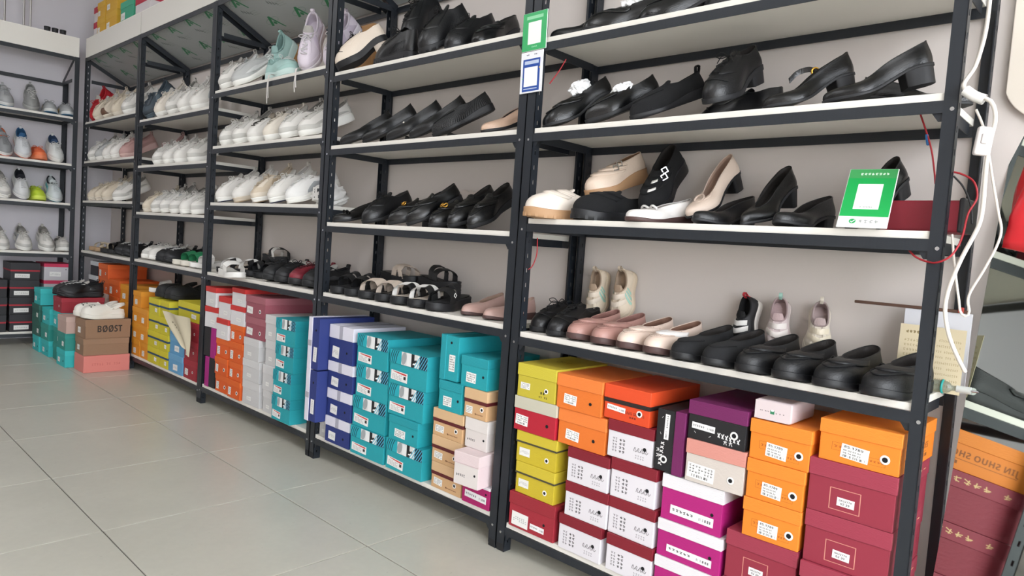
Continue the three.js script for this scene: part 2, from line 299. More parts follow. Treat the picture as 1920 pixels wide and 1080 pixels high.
function sneaker(c) {
  const o = { L: c.L || .292, W: c.W || .053, base: c.base || .026, lift: c.lift ?? .013, spring: .014, tt: .46, hh: .066, hs: .046, ht: .074, th: .052, ow: 1.08, vy: -.12, k2: .5 };
  if (c.kid) Object.assign(o, { L: .195, W: .043, base: .018, lift: .006, hh: .05, hs: .036, ht: .052, th: .045 });
  const l = last(o), g = new THREE.Group(), k = o.L / .292, up = c.mesh ? fabric(c.base_ || c.up, .8) : leather(c.up, .55), acc = leather(c.acc || c.up, .5), lin = fabric(c.lin || c.up, .9), gore = fabric(c.ton || c.lin || (c.mesh ? c.up : '#a5a29d'), .9);  // default grey tongue paints the shade between white laces
  part(g, 'upper', upperGeo(l), up);
  part(g, 'lining', liningGeo(l, .004), lin);
  part(g, 'insole', insoleGeo(l), lin);
  part(g, 'collar', topline(l, .0052 * k), c.col ? fabric(c.col) : lin);
  const y0 = t => .012 * sst(.72, 1, t) + .003 * sst(.2, 0, t), wob = c.wave ? (u => .004 + .0035 * Math.sin(u * PI * 18)) : .0045;
  part(g, 'midsole', soleGeo(l, t => y0(t) + .005, [[0, .001], [.1, .004], [.4, wob], [.55, c.wave ? .002 : .005], [.8, .0045], [1, .0035], [1.12, -.002]]), rubber(c.sole || '#ecebe6', .55));
  part(g, 'outsole', soleGeo(l, y0, [[0, 0], [.3, .0035], [1, .0035], [1, 0]], t => y0(t) + .0065), rubber(c.out || c.sole || '#e4e2dc', .65));
  part(g, 'tongue', tongueGeo(l, .45, .042 * k, .027 * k, .008), gore);
  part(g, 'toe_guard', panel(l, .33, .67, .01, .2, .0018, 22, 3), acc);
  for (const s of [0, 1]) {
    const f = a => s ? 1 - a : a;
    part(g, 'eyestay', panel(l, f(.405), f(.462), .42, .97, .0022, 4, 8), acc);
    if (c.pat === 'stripes') for (let i = 0; i < 3; i++) { const q = .25 + i * .032; part(g, 'stripe', panel(l, v => f(q + .028 * v), v => f(q + .018 + .028 * v), .12, .8, .0018, 2, 6), leather(c.pc || '#20242a')); }
    else if (c.pat === 'swoop') part(g, 'side_panel', panel(l, v => f(.13 + .1 * v), v => f(.36 - .05 * v), .2, .55, .002, 10, 4), leather(c.pc || c.acc || '#dfe3e6'));
    else if (c.pat === 'patch') part(g, 'side_panel', panel(l, f(.2), f(.33), .1, .7, .002, 6, 5), fabric(c.pc || '#7a5a44'));
    else if (c.pat === 'zig') for (let i = 0; i < 2; i++) part(g, 'side_panel', panel(l, v => f(.16 + i * .11 + .06 * v), v => f(.21 + i * .11 + .06 * v), .08, .85, .0022, 3, 6), leather(c.pc || '#c9ccd0'));
  }
  if (c.toe) part(g, 'toe_cap', panel(l, v => .40 + .06 * v, v => .60 - .06 * v, .02, .42, .0026, 12, 6), leather(c.toe));
  part(g, 'pull_loop', band([[0, l.top(0).y - .012, l.top(0).z - .004], [0, l.top(0).y + .012, l.top(0).z - .012], [0, l.top(0).y + .016, l.top(0).z - .002], [0, l.top(0).y - .002, l.top(0).z + .005]], [.008 * k, 0, 0], .002, 14), leather(c.tab || c.acc || c.up));
  part(g, 'heel_counter', panel(l, -.11, .11, .02, .72, .0022, 12, 6), c.hc ? leather(c.hc) : acc);
  part(g, 'heel_tab', panel(l, -.04, .04, .72, 1.02, .004, 6, 3), leather(c.tab || c.acc || c.up));
  if (c.strap) { for (const q of [.66, .86]) part(g, 'strap', band([l.S(.36, q - .12), l.S(.44, q).add(new V3(0, .006, 0)), l.S(.5, q).add(new V3(0, .008, 0)), l.S(.56, q).add(new V3(0, .006, 0)), l.S(.64, q - .12)], [0, -.003, .009], .003), leather(c.strap)); }
  else part(g, 'laces', laceGeo(l, 5, .5, .96, .045, .0024 * k, c.bow !== false), fabric(c.lace || c.up, .9));
  return g;
}
const sty = {}; // name -> { desc, L, build }
function style(k, L, desc, build, name = 'shoe') { sty[k] = { L, desc, build, name }; }
const BLK = '#0a0b0d', BL = leather(BLK, .24), BLm = leather('#0d0e11', .34), SUE = fabric('#0d0e11', .95);

function loafer(c) {
  const { g, l } = lowShoe({ L: .265, W: .047, plan: c.plan || 'almond', base: .012, lift: c.lift ?? .016, tt: .49, hh: .054, hs: .042, ht: .06, th: .041, vy: -.15, mat: c.m, lin: c.lin, heel: c.heel, hm: c.hm, st: c.heel ? .007 : undefined, welt: .0035, sm: c.sm, lug: c.lug });
  const apron = []; for (let i = 0; i <= 16; i++) { const u = i / 16, a = lerp(.375, .625, u), s = lerp(.72, .36, Math.sin(u * PI)); apron.push([a, s]); }
  part(g, 'apron_seam', seam(l, apron, .0018, .0014), c.m);
  if (c.strap !== false) part(g, 'saddle_strap', panel(l, .30, .70, c.ss || .6, (c.ss || .6) + .17, .0032, 26, 4), c.m2 || c.m);
  part(g, 'tongue', tongueGeo(l, .8, .02, .021, .003), c.m);
  if (c.gold) { for (const s of [-1, 1]) { const p = l.S(.5 + s * .05, .73); part(g, 'buckle', new THREE.TorusGeometry(.009, .0026, 8, 18).rotateX(-.9).rotateZ(s * .2).translate(p.x, p.y + .007, p.z), gold); } const p = l.S(.5, .73); part(g, 'buckle_bar', new THREE.CapsuleGeometry(.003, .014, 4, 8).rotateZ(PI / 2).translate(p.x, p.y + .009, p.z + .001), gold); }
  if (c.slot) part(g, 'keeper', panel(l, .46, .54, .645, .70, .0048, 6, 2), BLm);
  return g;
}
function tissue(g, z = .1, y = .055, m = 1) { // crumpled white paper stuffed into the opening
  const geo = new THREE.IcosahedronGeometry(.029 * m, 5), p = geo.attributes.position; for (let i = 0; i < p.count; i++) { const v = new V3().fromBufferAttribute(p, i), k = .72 + .75 * Math.abs(vn(v.x * 130 + 9, v.y * 130 + v.z * 110 + 9, 64) - .5) + .3 * vn(v.z * 60 + 4, v.y * 70 + v.x * 50 + 4, 64); p.setXYZ(i, v.x * k * .95, v.y * k * .9, v.z * k * 1.35); } geo.computeVertexNormals(); part(g, 'tissue_paper', geo.translate(0, y, z), M('#e9e9ea', .9), 'white tissue paper stuffing'); return g;
}
function pump(c) {
  const { g, l } = lowShoe({ L: c.L || .25, W: .044, plan: c.plan || 'almond', base: .009, lift: c.lift ?? .042, tt: c.tt || .66, hh: .058, hs: .042, ht: c.ht || .03, th: c.th || .032, ow: .86, vy: -.05, k2: .55, heel: c.flat ? 0 : (c.heel || .2), taper: c.taper || .9, mat: c.m, lin: c.lin, hm: c.hm, sm: c.sm, la: .14, lb: .66 });
  if (c.ring) { const p = l.S(.5, .86); part(g, 'ring', new THREE.TorusGeometry(.016, .003, 8, 26).rotateX(-1.15).translate(p.x, p.y + .005, p.z), c.ring); part(g, 'vamp_band', panel(l, .36, .64, .72, .98, .002, 20, 4), c.m); }
  if (c.bow) { const p = l.S(.5, .9); for (const s of [-1, 1]) part(g, 'bow', tube([[p.x, p.y + .004, p.z], [p.x + s * .02, p.y + .012, p.z + .006], [p.x + s * .034, p.y + .003, p.z + .002], [p.x + s * .018, p.y + .001, p.z - .006], [p.x, p.y + .004, p.z]], .0035, 20, 6), c.bow); }
  if (c.pearl) for (let i = 0; i < 4; i++) { const p = l.S(.47 + i * .02, .93); part(g, 'pearl', new THREE.SphereGeometry(.0038, 10, 8).translate(p.x, p.y + .003, p.z), M('#efe9df', .2)); }
  if (c.strap) { const A = l.S(.23, .95), B = l.S(.77, .95); part(g, 'strap', band([B, [-.02, A.y + .022, A.z], [0, A.y + .03, A.z], [.02, A.y + .022, A.z], A], [0, 0, .006], .0025), c.m); part(g, 'buckle', new THREE.TorusGeometry(.009, .0028, 8, 18).rotateY(PI / 2 - .5).translate(A.x + .004, A.y + .006, A.z), gold); }
  if (c.loose) { const A = l.S(.77, .93); part(g, 'strap', band([A, [A.x - .012, A.y + .012, A.z + .012], [A.x - .024, A.y + .012, A.z + .04], [A.x - .022, A.y - .004, A.z + .068]], [0, .007, 0], .0025), c.m); part(g, 'buckle', new THREE.TorusGeometry(.010, .003, 8, 18).rotateY(PI / 2).translate(A.x - .006, A.y + .002, A.z + .002), gold); }
  return g;
}
function oxford(c) {
  const { g, l } = lowShoe({ L: .262, W: .047, plan: 'round', base: c.base || .013, lift: c.lift ?? .036, tt: .42, hh: .06, hs: .05, ht: .075, th: .045, heel: c.flat ? 0 : .27, taper: .94, mat: c.m, sm: c.sm, hm: c.hm, st: c.st || .012, welt: .004, lug: c.lug });
  for (const s of [0, 1]) part(g, 'eyestay', panel(l, s ? .595 : .36, s ? .54 : .46, .5, .98, .0024, 6, 7), c.m);
  const cap = []; for (let i = 0; i <= 14; i++) { const u = i / 14; cap.push([lerp(.39, .61, u), .30 + .12 * Math.sin(u * PI)]); }
  part(g, 'toe_seam', seam(l, cap, .0016, .0012), c.seam || c.m);
  part(g, 'tongue', tongueGeo(l, .6, .02, .02, .003), c.m);
  part(g, 'laces', laceGeo(l, 4, .56, .95, .04, .0017), fabric(c.lace || '#0c0c0e'));
  if (c.toe) part(g, 'toe_line', panel(l, .44, .56, .36, .42, .0022, 12, 2), c.toe);
  return g;
}
function velcro(c) {
  const { g, l } = lowShoe({ L: .26, W: .05, plan: 'round', base: .028, lift: .008, tt: .44, hh: .056, hs: .045, ht: .068, th: .052, mat: c.m, sm: c.sm, welt: .005, lug: true, lin: c.lin });
  for (const q of [.58, .82]) part(g, 'velcro_strap', panel(l, .32, .70, q, q + .14, .0055, 24, 3), c.m2 || c.m);
  if (c.tag) for (const q of [.60, .84]) part(g, 'strap_tab', panel(l, .35, .41, q, q + .08, .005, 4, 2), c.tag);
  part(g, 'tongue', tongueGeo(l, .75, .02, .022), c.m);
  return g;
}
function strapMJ(c) {
  const { g, l } = lowShoe({ L: .255, W: .048, plan: 'round', base: .024, lift: .022, tt: .48, hh: .058, hs: .05, ht: .058, th: .046, mat: c.m, lin: c.lin, sm: c.sm, heel: 0, welt: .004 });
  for (const q of [.46, .66, .86]) part(g, 'strap', panel(l, .28, .72, q, q + .12, .0034, 26, 3), c.m);
  for (const q of [.72, .92]) { const p = l.S(.37, q), fr = mergeGeometries([box(.017, .0028, .003, 0, .008), box(.017, .0028, .003, 0, -.008), box(.0028, .018, .003, -.008), box(.0028, .018, .003, .008)]); part(g, 'buckle', fr.rotateX(-.5).rotateY(.9).translate(p.x + .004, p.y + .003, p.z), c.bk || steel); }
  if (c.tag) for (const q of [.5, .7]) part(g, 'strap_tab', panel(l, .42, .48, q, q + .06, .005, 4, 2), c.tag);
  return g;
}
function comfort(c) {
  const { g, l } = lowShoe({ L: c.L || .255, W: c.W || .0455, plan: 'round', base: .016, lift: .014, spring: .009, tt: .53, hh: .066, hs: .05, ht: .05, th: .04, mat: c.m, lin: c.lin, sm: c.sm, welt: .0032, ow: 1.08 });
  if (c.band !== false) part(g, 'instep_band', panel(l, .29, .71, .60, .86, .0044, 26, 4), c.m2 || c.m);
  const ap = []; for (let i = 0; i <= 16; i++) { const u = i / 16; ap.push([lerp(.385, .615, u), lerp(.62, .36, Math.sin(u * PI))]); }
  part(g, 'apron_seam', seam(l, ap, .0021, .0014), c.m);
  if (c.perf) { const q = []; for (let i = 0; i < 5; i++) for (let j = 0; j < 3; j++) { const a = .46 + i * .02, s = .44 + j * .055, n = l.nrm(a, s), p = l.S(a, s).addScaledVector(n, .0006); q.push(new THREE.CircleGeometry(.0016, 6).lookAt(n).translate(p.x, p.y, p.z)); } part(g, 'perforation_discs', mergeGeometries(q), c.perf).userData.kind = 'stuff'; }  // perforations are flat discs, their shade put into a darker colour
  if (c.buckle) { const p = l.S(.63, .73); part(g, 'buckle', mergeGeometries([box(.016, .003, .003, 0, .007), box(.016, .003, .003, 0, -.007), box(.003, .016, .003, -.007), box(.003, .016, .003, .007)]).rotateX(-.7).rotateY(-.7).translate(p.x - .003, p.y + .003, p.z), M('#2a2c31', .3, { metalness: .8 })); part(g, 'strap', panel(l, .62, .67, .2, .72, .004, 3, 6), c.m); }
  if (c.fluff) tissue(g, .125, .062, .75);
  return g;
}
function sandal(c) {
  const l = last({ L: .26, W: .05, plan: 'round', base: c.base || .032, lift: c.lift ?? .012, spring: .008, tt: .5, hh: .05, hs: .04, ht: .05, th: .04 }), g = new THREE.Group();
  const y0 = t => .008 * sst(.74, 1, t);
  part(g, 'sole', soleGeo(l, y0, [[0, 0], [.1, .003], [.5, .004], [.6, .002], [.9, .004], [1, .002], [1, -.003]], t => l.yb(t)), c.sm || rubber('#141519', .55));
  part(g, 'footbed', capGeo(l, t => l.yb(t) + .0015 + .004 * (1 - sst(.05, .3, t)), -.002), c.fb || leather('#202124', .7));
  const edge = (t, s) => { let a = .02; while (a < .5 && l.bot(a).z < t * l.L) a += .003; const b = l.bot(a); b.x *= s; return b; };
  for (const [tL, tR, h, w, m] of c.bands) {
    const A = edge(tR, 1), B = edge(tL, -1), mz = (A.z + B.z) / 2, y = l.yb(mz / l.L);
    part(g, 'strap', band([[B.x, y - .004, B.z], [B.x * 1.02, y + h * .55, lerp(B.z, mz, .25)], [B.x * .55, y + h * .95, lerp(B.z, mz, .6)], [0, y + h, mz], [A.x * .55, y + h * .95, lerp(A.z, mz, .6)], [A.x * 1.02, y + h * .55, lerp(A.z, mz, .25)], [A.x, y - .004, A.z]], [0, -w * .25, w], .0032, 22), m);
  }
  if (c.back) { const A = edge(.2, 1), B = edge(.2, -1), y = l.yb(.1); part(g, 'heel_strap', band([[B.x, y, B.z], [B.x * .95, y + .026, B.z * .5], [0, y + .032, .006], [A.x * .95, y + .026, A.z * .5], [A.x, y, A.z]], [0, .007, 0], .003, 20), c.back); }
  if (c.buckle) { const A = edge(.62, 1); part(g, 'buckle', new THREE.TorusGeometry(.009, .002, 8, 4).rotateY(PI / 2).translate(A.x + .004, l.yb(.6) + .03, A.z), c.buckle); }
  return g;
}
function clog(c) {
  const { g, l } = lowShoe({ L: .265, W: .055, plan: 'square', base: .026, lift: .006, spring: .012, tt: .46, hh: .028, hs: .036, ht: .07, th: .062, ow: .98, vy: .02, k2: .6, mat: c.m, lin: c.m, sm: c.m, welt: .004, tl: .004 });
  const q = []; for (const [a, s] of [[.5, .55], [.47, .62], [.53, .62], [.455, .5], [.545, .5], [.5, .7], [.44, .66], [.56, .66], [.42, .45], [.58, .45]]) { const n = l.nrm(a, s), p = l.S(a, s).addScaledVector(n, .0007); q.push(new THREE.CircleGeometry(.0055, 10).lookAt(n).translate(p.x, p.y, p.z)); }
  part(g, 'vent_hole_discs', mergeGeometries(q), M('#1c1b1a', .9)).userData.kind = 'stuff';  // flat dark discs, the shade of the vent holes painted on
  const A = l.top(.27), B = l.top(.73); part(g, 'heel_strap', band([B, [B.x * 1.05, B.y + .022, B.z - .05], [0, B.y + .03, -.004], [A.x * 1.05, A.y + .022, A.z - .05], A], [0, .009, .002], .004, 20), c.m);
  part(g, 'rivet', new THREE.SphereGeometry(.007, 10, 8).translate(A.x + .004, A.y + .002, A.z), c.rv || c.m);
  return g;
}
// ------------------------------------------------------------------ styles seen on the shelves
const gum = rubber('#b08a66', .6), blkS = rubber('#121317', .5), brownS = rubber('#4a3432', .55);
const CREAM = leather('#d8cabb', .45), WHT = leather('#e6e3e0', .42), ROSE = leather('#a98077', .42), NUDE = leather('#c9b0a2', .38), BEIGEl = leather('#b89d8c', .6);
style('loafer', .265, 'black leather penny loafer', () => loafer({ m: BL, slot: true }));
style('loaferPlain', .265, 'plain black leather slip-on with apron seam', () => loafer({ m: BLm, strap: false }));
style('loaferGold', .265, 'black loafer with gold buckle', () => loafer({ m: BL, gold: true }));
style('loaferTissue', .265, 'black loafer stuffed with white tissue', () => tissue(loafer({ m: BL, strap: false, plan: 'point' }), .115, .062));
style('loaferHeel', .265, 'black block-heel loafer with wide strap and tissue', () => tissue(loafer({ m: BL, lift: .042, heel: .27, plan: 'square', ss: .56 }), .1, .095));
style('loaferHeelPlain', .265, 'black block-heel loafer', () => loafer({ m: BL, lift: .042, heel: .27, plan: 'round' }));
style('woven', .265, 'black woven-leather loafer', () => loafer({ m: M('#101114', .4, { bumpMap: rep(weaveTex, 9), bumpScale: .0015 }), strap: false }));
style('slip', .265, 'black knit slip-on with heel pull tab', () => { const g = loafer({ m: SUE, m2: BL, strap: false }); part(g, 'pull_tab', band([[0, .07, .004], [0, .092, -.006], [0, .098, .002], [0, .072, .012]], [.007, 0, 0], .002), SUE); return g; });
style('oxfordHeel', .262, 'black lace-up oxford with chunky heel', () => oxford({ m: BLm }));
style('oxfordCream', .262, 'cream lace-up platform oxford with black sole', () => oxford({ m: CREAM, base: .028, lift: .032, sm: blkS, hm: leather('#cfc3b6', .5), st: .026, toe: leather(BLK), seam: leather(BLK) }));
style('boot', .26, 'black lace-up ankle boot', () => { const { g, l } = lowShoe({ L: .26, W: .045, base: .02, lift: .012, tt: .36, hh: .095, hs: .085, ht: .1, th: .05, mat: BLm, welt: .005, lug: true }); part(g, 'laces', laceGeo(l, 6, .5, .97, .045, .0022), fabric('#0b0b0d')); part(g, 'tongue', tongueGeo(l, .6, .03, .022), BLm); for (const s of [0, 1]) part(g, 'eyestay', panel(l, s ? .6 : .36, s ? .54 : .46, .45, .98, .0024, 6, 8), BLm); const rb = []; for (let i = 0; i < 9; i++) rb.push(seam(l, [[.18 + i * .012, .1], [.17 + i * .012, .5]], .0012, .0008, 8)); part(g, 'side_ribs', mergeGeometries(rb), BLm).userData.kind = 'stuff'; return g; });
style('mj', .25, 'black strap heel with gold buckle undone', () => pump({ m: BL, loose: true, lift: .04, heel: .24 }));
style('pump', .25, 'black leather block-heel pump', () => pump({ m: BL, lift: .036, heel: .26, taper: .95 }));
style('pumpLow', .25, 'black low-heel pump', () => pump({ m: BLm, lift: .034, heel: .22 }));
style('pumpPoint', .25, 'black pointed pump', () => pump({ m: BL, plan: 'point', lift: .048, heel: .16, taper: .8, tt: .7 }));
style('pointFlat', .268, 'black pointed flat shoe', () => pump({ m: BLm, plan: 'point', L: .268, flat: true, lift: .012, tt: .6, ht: .036, th: .032 }));
style('pointPearl', .268, 'black pointed flat with pearl trim', () => pump({ m: BLm, plan: 'point', L: .268, flat: true, lift: .012, tt: .6, ht: .036, th: .032, pearl: true }));
style('ballet', .25, 'black ballet flat with small bow', () => pump({ m: BL, plan: 'almond', flat: true, lift: .012, bow: BL }));
style('balletShimmer', .25, 'shimmering beige flat shoe', () => pump({ m: M('#c7a892', .28, { bumpMap: rep(grainTex, 10), bumpScale: .0012 }), plan: 'almond', flat: true, lift: .012, tt: .6 }));
style('laceflat', .262, 'black low lace-up leather shoe', () => oxford({ m: BLm, flat: true, lift: .012, base: .014, lug: false }));
style('velcroW', .26, 'white double-strap shoe on tan lug sole', () => velcro({ m: leather('#e0d6cb', .45), m2: leather('#d3c8bc', .5), sm: gum, lin: leather('#b49a80', .7) }));
style('velcroB', .26, 'black double-strap shoe with white strap tabs', () => velcro({ m: SUE, m2: SUE, sm: blkS, tag: leather('#e8e6e2') }));
style('strapC', .255, 'cream buckled strap shoe with tan heel', () => strapMJ({ m: leather('#d9c5b3', .42), lin: leather('#8a6548', .7), sm: gum }));
style('strapB', .255, 'black suede buckled strap shoe with white tabs', () => strapMJ({ m: SUE, sm: blkS, tag: leather('#e8e6e2') }));
style('bowflat', .25, 'white flat shoe with bow and brown sole', () => pump({ m: WHT, flat: true, lift: .012, bow: WHT, plan: 'round', sm: brownS, tt: .6, lin: leather('#9c948e', .7) }));
style('pumpRing', .25, 'beige pump with ring ornament', () => pump({ m: leather('#d6c3b4', .4), ring: leather('#cdb9aa', .4), lift: .046, lin: BEIGEl, hm: blkS }));
style('pumpBlush', .25, 'blush pink leather flat', () => pump({ m: leather('#b3938a', .42), flat: true, lift: .016, tt: .58, ht: .036, th: .034, plan: 'almond', lin: BEIGEl, sm: brownS }));
style('rose', .255, 'dusty rose perforated slip-on', () => comfort({ m: ROSE, lin: leather('#8a625a', .7), sm: brownS, perf: M('#6b4b44', .9) }));
style('cream', .255, 'cream perforated slip-on with brown sole', () => comfort({ m: leather('#d9c4b6', .42), lin: leather('#7c5b4b', .7), sm: brownS, perf: M('#927d70', .9) }));
style('creamT', .255, 'cream perforated slip-on with white tissue band', () => comfort({ m: leather('#d9c4b6', .42), lin: leather('#7c5b4b', .7), sm: brownS, perf: M('#927d70', .9), m2: leather('#eeeae7') }));
style('comfortB', .262, 'black leather slip-on with instep band', () => comfort({ m: leather('#101114', .47), sm: blkS, L: .262, W: .046 }));
style('comfortP', .262, 'plain black suede slip-on', () => comfort({ m: fabric('#16171a', .9), sm: blkS, band: false, L: .262, W: .046 }));
style('comfortK', .275, 'black slip-on with side buckle strap', () => comfort({ m: leather('#111215', .47), sm: blkS, buckle: true, L: .275, W: .05 }));
const WS = fabric('#d9d7d3', .9), BS = leather('#16171a', .5), CS = leather('#cbbcae', .5);
style('sanB', .26, 'black strappy sandal with thick sole', () => sandal({ bands: [[.6, .68, .05, .016, BS], [.42, .5, .058, .014, BS]] }), 'sandal');
style('sanC', .26, 'cream-strap sandal on black sole', () => sandal({ bands: [[.5, .78, .048, .018, CS], [.78, .5, .05, .016, CS]], fb: leather('#2a2a2c') }), 'sandal');
style('sanW', .26, 'black and white cross-strap sandal', () => sandal({ bands: [[.48, .76, .05, .018, BS], [.76, .48, .052, .015, leather('#e2e0dc', .5)]], fb: leather('#c9beb2', .6) }), 'sandal');
style('sanK', .26, 'black sandal with white buckle', () => sandal({ bands: [[.62, .66, .05, .02, BS], [.4, .44, .06, .015, BS]], buckle: M('#e4e4e2', .4) }), 'sandal');
style('slideW', .26, 'white foam slipper', () => sandal({ sm: rubber('#e5e3df'), fb: rubber('#dcdad5'), base: .03, bands: [[.56, .62, .05, .03, rubber('#e8e6e2')]] }), 'sandal');
style('slideG', .26, 'white slide with green camouflage band', () => sandal({ sm: rubber('#ddd8cc'), fb: rubber('#d8d2c4'), bands: [[.56, .62, .055, .032, leather('#1f7a4f', .7)]] }), 'sandal');
style('sanT', .26, 'tan thong sandal', () => sandal({ sm: rubber('#a58868'), fb: leather('#c4ab8a', .6), bands: [[.5, .74, .04, .01, leather('#cdbfa8')], [.74, .5, .042, .01, leather('#cdbfa8')]] }), 'sandal');
style('clogW', .265, 'white perforated foam clog', () => clog({ m: rubber('#e3dfd6', .6) }), 'clog');
style('clogB', .265, 'black foam clog', () => clog({ m: rubber('#17181a', .65) }), 'clog');
const W_ = '#dbd8d3';
const SN = {
  w: ['white lace-up sneaker', { up: W_, acc: '#c0beb9', pat: 'swoop', pc: '#b1afaa', hc: '#c6c4bf', lin: '#918e89' }],  // greyed panels and lining stand in for shading on white leather
  wz: ['white sneaker with grey side panels', { up: W_, acc: '#c3c1bd', lin: '#96938f', pat: 'zig', pc: '#9fa2a4', wave: true }],  // trim and lining toned greyer, shading put into the colour
  wg: ['white sneaker with black and green stripes', { up: W_, pat: 'stripes', pc: '#24503c' }],
  ws: ['white sneaker with silver stripes', { up: W_, pat: 'stripes', pc: '#a9adaf' }],
  wb: ['white sneaker with black laces', { up: W_, lace: '#2b2926', lin: '#8d8376', bow: false }],
  wn: ['white running shoe with navy sole', { up: W_, out: '#232a44', pat: 'swoop', pc: '#c8cbd0', wave: true }],
  wt: ['white running shoe with beige sole', { up: W_, out: '#9d8a70', sole: '#cbbfae', pat: 'swoop', wave: true }],
  wo: ['white running shoe with silver mesh windows', { up: '#e3e2e0', pat: 'patch', pc: '#a6aaad', wave: true }],
  tan: ['beige lace-up running shoe', { up: '#c8b9a4', acc: '#d8cdbd', out: '#8a7860', pat: 'zig', pc: '#a9977f', wave: true }],
  wk: ['white sneaker with brown side patch', { up: '#d8d0c4', pat: 'patch', pc: '#6b4a38' }],
  wr: ['white sneaker with red accents', { up: W_, pat: 'stripes', pc: '#a8342f', hc: '#c9c7c4' }],
  bg: ['beige chunky sneaker', { up: '#cfc3b0', sole: '#d8cfc0', pat: 'zig', pc: '#ddd5c8', wave: true }],
  bgk: ['beige sneaker with brown toe', { up: '#cbbfae', sole: '#d8cfc0', toe: '#5f4332', pat: 'swoop' }],
  gr: ['light grey mesh sneaker', { up: '#b4b5b4', mesh: 1, pat: 'swoop', pc: '#cfcfce' }],
  wbk: ['white sneaker with black side flash', { up: W_, pat: 'swoop', pc: '#22252a', wave: true }],
  pk: ['dusty pink sneaker', { up: '#b48f8b', sole: '#c9a9a3', pat: 'swoop', pc: '#a5827e' }],
  nv: ['slate blue running shoe', { up: '#39454f', sole: '#4c5963', acc: '#2c353e', pat: 'zig', pc: '#55626c', wave: true }],
  red: ['bright red sneaker', { up: '#b81f2b', sole: '#c22c36', acc: '#a01823' }],
  mint: ['mint green leather sneaker', { up: '#a9cbc6', sole: '#c5dcd8', acc: '#9fc3be', lace: '#dfe6e4', lin: '#8fb0ac' }],
  lil: ['pale lilac sneaker with hanging lace', { up: '#d5cbd6', sole: '#dcd5dc', pat: 'zig', pc: '#c5b9c9', lace: '#e3e0e2' }],
  bkr: ['black running shoe with white dots', { up: '#141518', sole: '#191b1f', out: '#101114', acc: '#1b1c20', lace: '#cfcfcd', bow: false, pat: 'zig', pc: '#0e0f11', wave: true }],
  bks: ['black and grey sneaker', { up: '#17181b', sole: '#1a1b1e', out: '#141518', pat: 'swoop', pc: '#3a3c40' }],
  bur: ['burgundy sneaker with black sole', { up: '#6f1a28', sole: '#1c1b1e', out: '#141416', acc: '#7d2230', lace: '#5a1521' }],
  gy: ['grey running shoe with orange collar', { up: '#8f9193', mesh: 1, out: '#d8532f', sole: '#dcdcda', col: '#c9603a', pat: 'swoop', pc: '#3a3d42', wave: true }],
  wbl: ['white running shoe with blue collar', { up: '#d3d5d8', mesh: 1, out: '#e0673f', col: '#2f5c86', lin: '#2f5c86', sole: '#e6e6e4', hc: '#4a6f94', wave: true }],
  wlm: ['white running shoe with navy collar and lime heel', { up: '#dadcda', mesh: 1, col: '#31496a', lin: '#31496a', hc: '#9fd46a', sole: '#e6e6e2', wave: true }],
  wbc: ['white running shoe with black collar', { up: '#d6d7d8', mesh: 1, col: '#22242c', lin: '#22242c', out: '#4a4668', sole: '#e6e6e4', wave: true }],
  wtl: ['white running shoe with turquoise side', { up: '#cfd6d8', mesh: 1, col: '#20262e', hc: '#5fc0c8', pat: 'patch', pc: '#6cc4cb', out: '#1f7484', sole: '#e3e7e7', wave: true }],
  byl: ['grey sneaker with blue and yellow heel', { up: '#a3a5a6', mesh: 1, hc: '#4d87a8', pat: 'patch', pc: '#d2a64a', sole: '#cfd1d0', out: '#3d6c8c' }],
  ggy: ['plain grey suede-look sneaker', { up: '#8e8f8e', mesh: 1, sole: '#a3a4a2', lace: '#cbcbc8' }],
  org: ['orange running shoe', { up: '#e0673f', sole: '#e8855c', acc: '#ea7a4c', mesh: 1 }],
  lime: ['lime yellow running shoe', { up: '#c5da3c', sole: '#d3e35c', acc: '#b8d034', mesh: 1 }],
  pur: ['deep blue-violet running shoe', { up: '#39357c', sole: '#e2e2e6', acc: '#2d2a66', mesh: 1 }],
  kidB: ['small beige baby sneaker with mint squares', { kid: 1, up: '#d8c9b4', sole: '#cdbca4', pat: 'stripes', pc: '#9fc6b6', strap: '#dccfbe', lin: '#b7a08a' }],
  kidK: ['small black-and-white toddler sneaker with red tab', { kid: 1, up: '#1d1d20', sole: '#ddd8d2', strap: '#d9d6d2', tab: '#c22e3c', lin: '#17181a' }],
  kidP: ['small pale pink toddler sneaker', { kid: 1, up: '#d5c5c4', sole: '#ddd0cd', strap: '#e3dbd6', tab: '#a5cfc2', lin: '#c2aaaa' }],
  kidC: ['small cream toddler sneaker', { kid: 1, up: '#d8cfc0', sole: '#d6cdbf', strap: '#ded3bd', lin: '#b9a6a4' }],
  kidW: ['small white toddler sneaker with black strap', { kid: 1, up: '#dcd4ca', sole: '#ddd6cc', strap: '#1a1a1c', col: '#1a1a1c' }],
};
for (const k in SN) style('sn_' + k, SN[k][1].kid ? .195 : .292, SN[k][0], () => sneaker({ ...SN[k][1] }), 'sneaker');

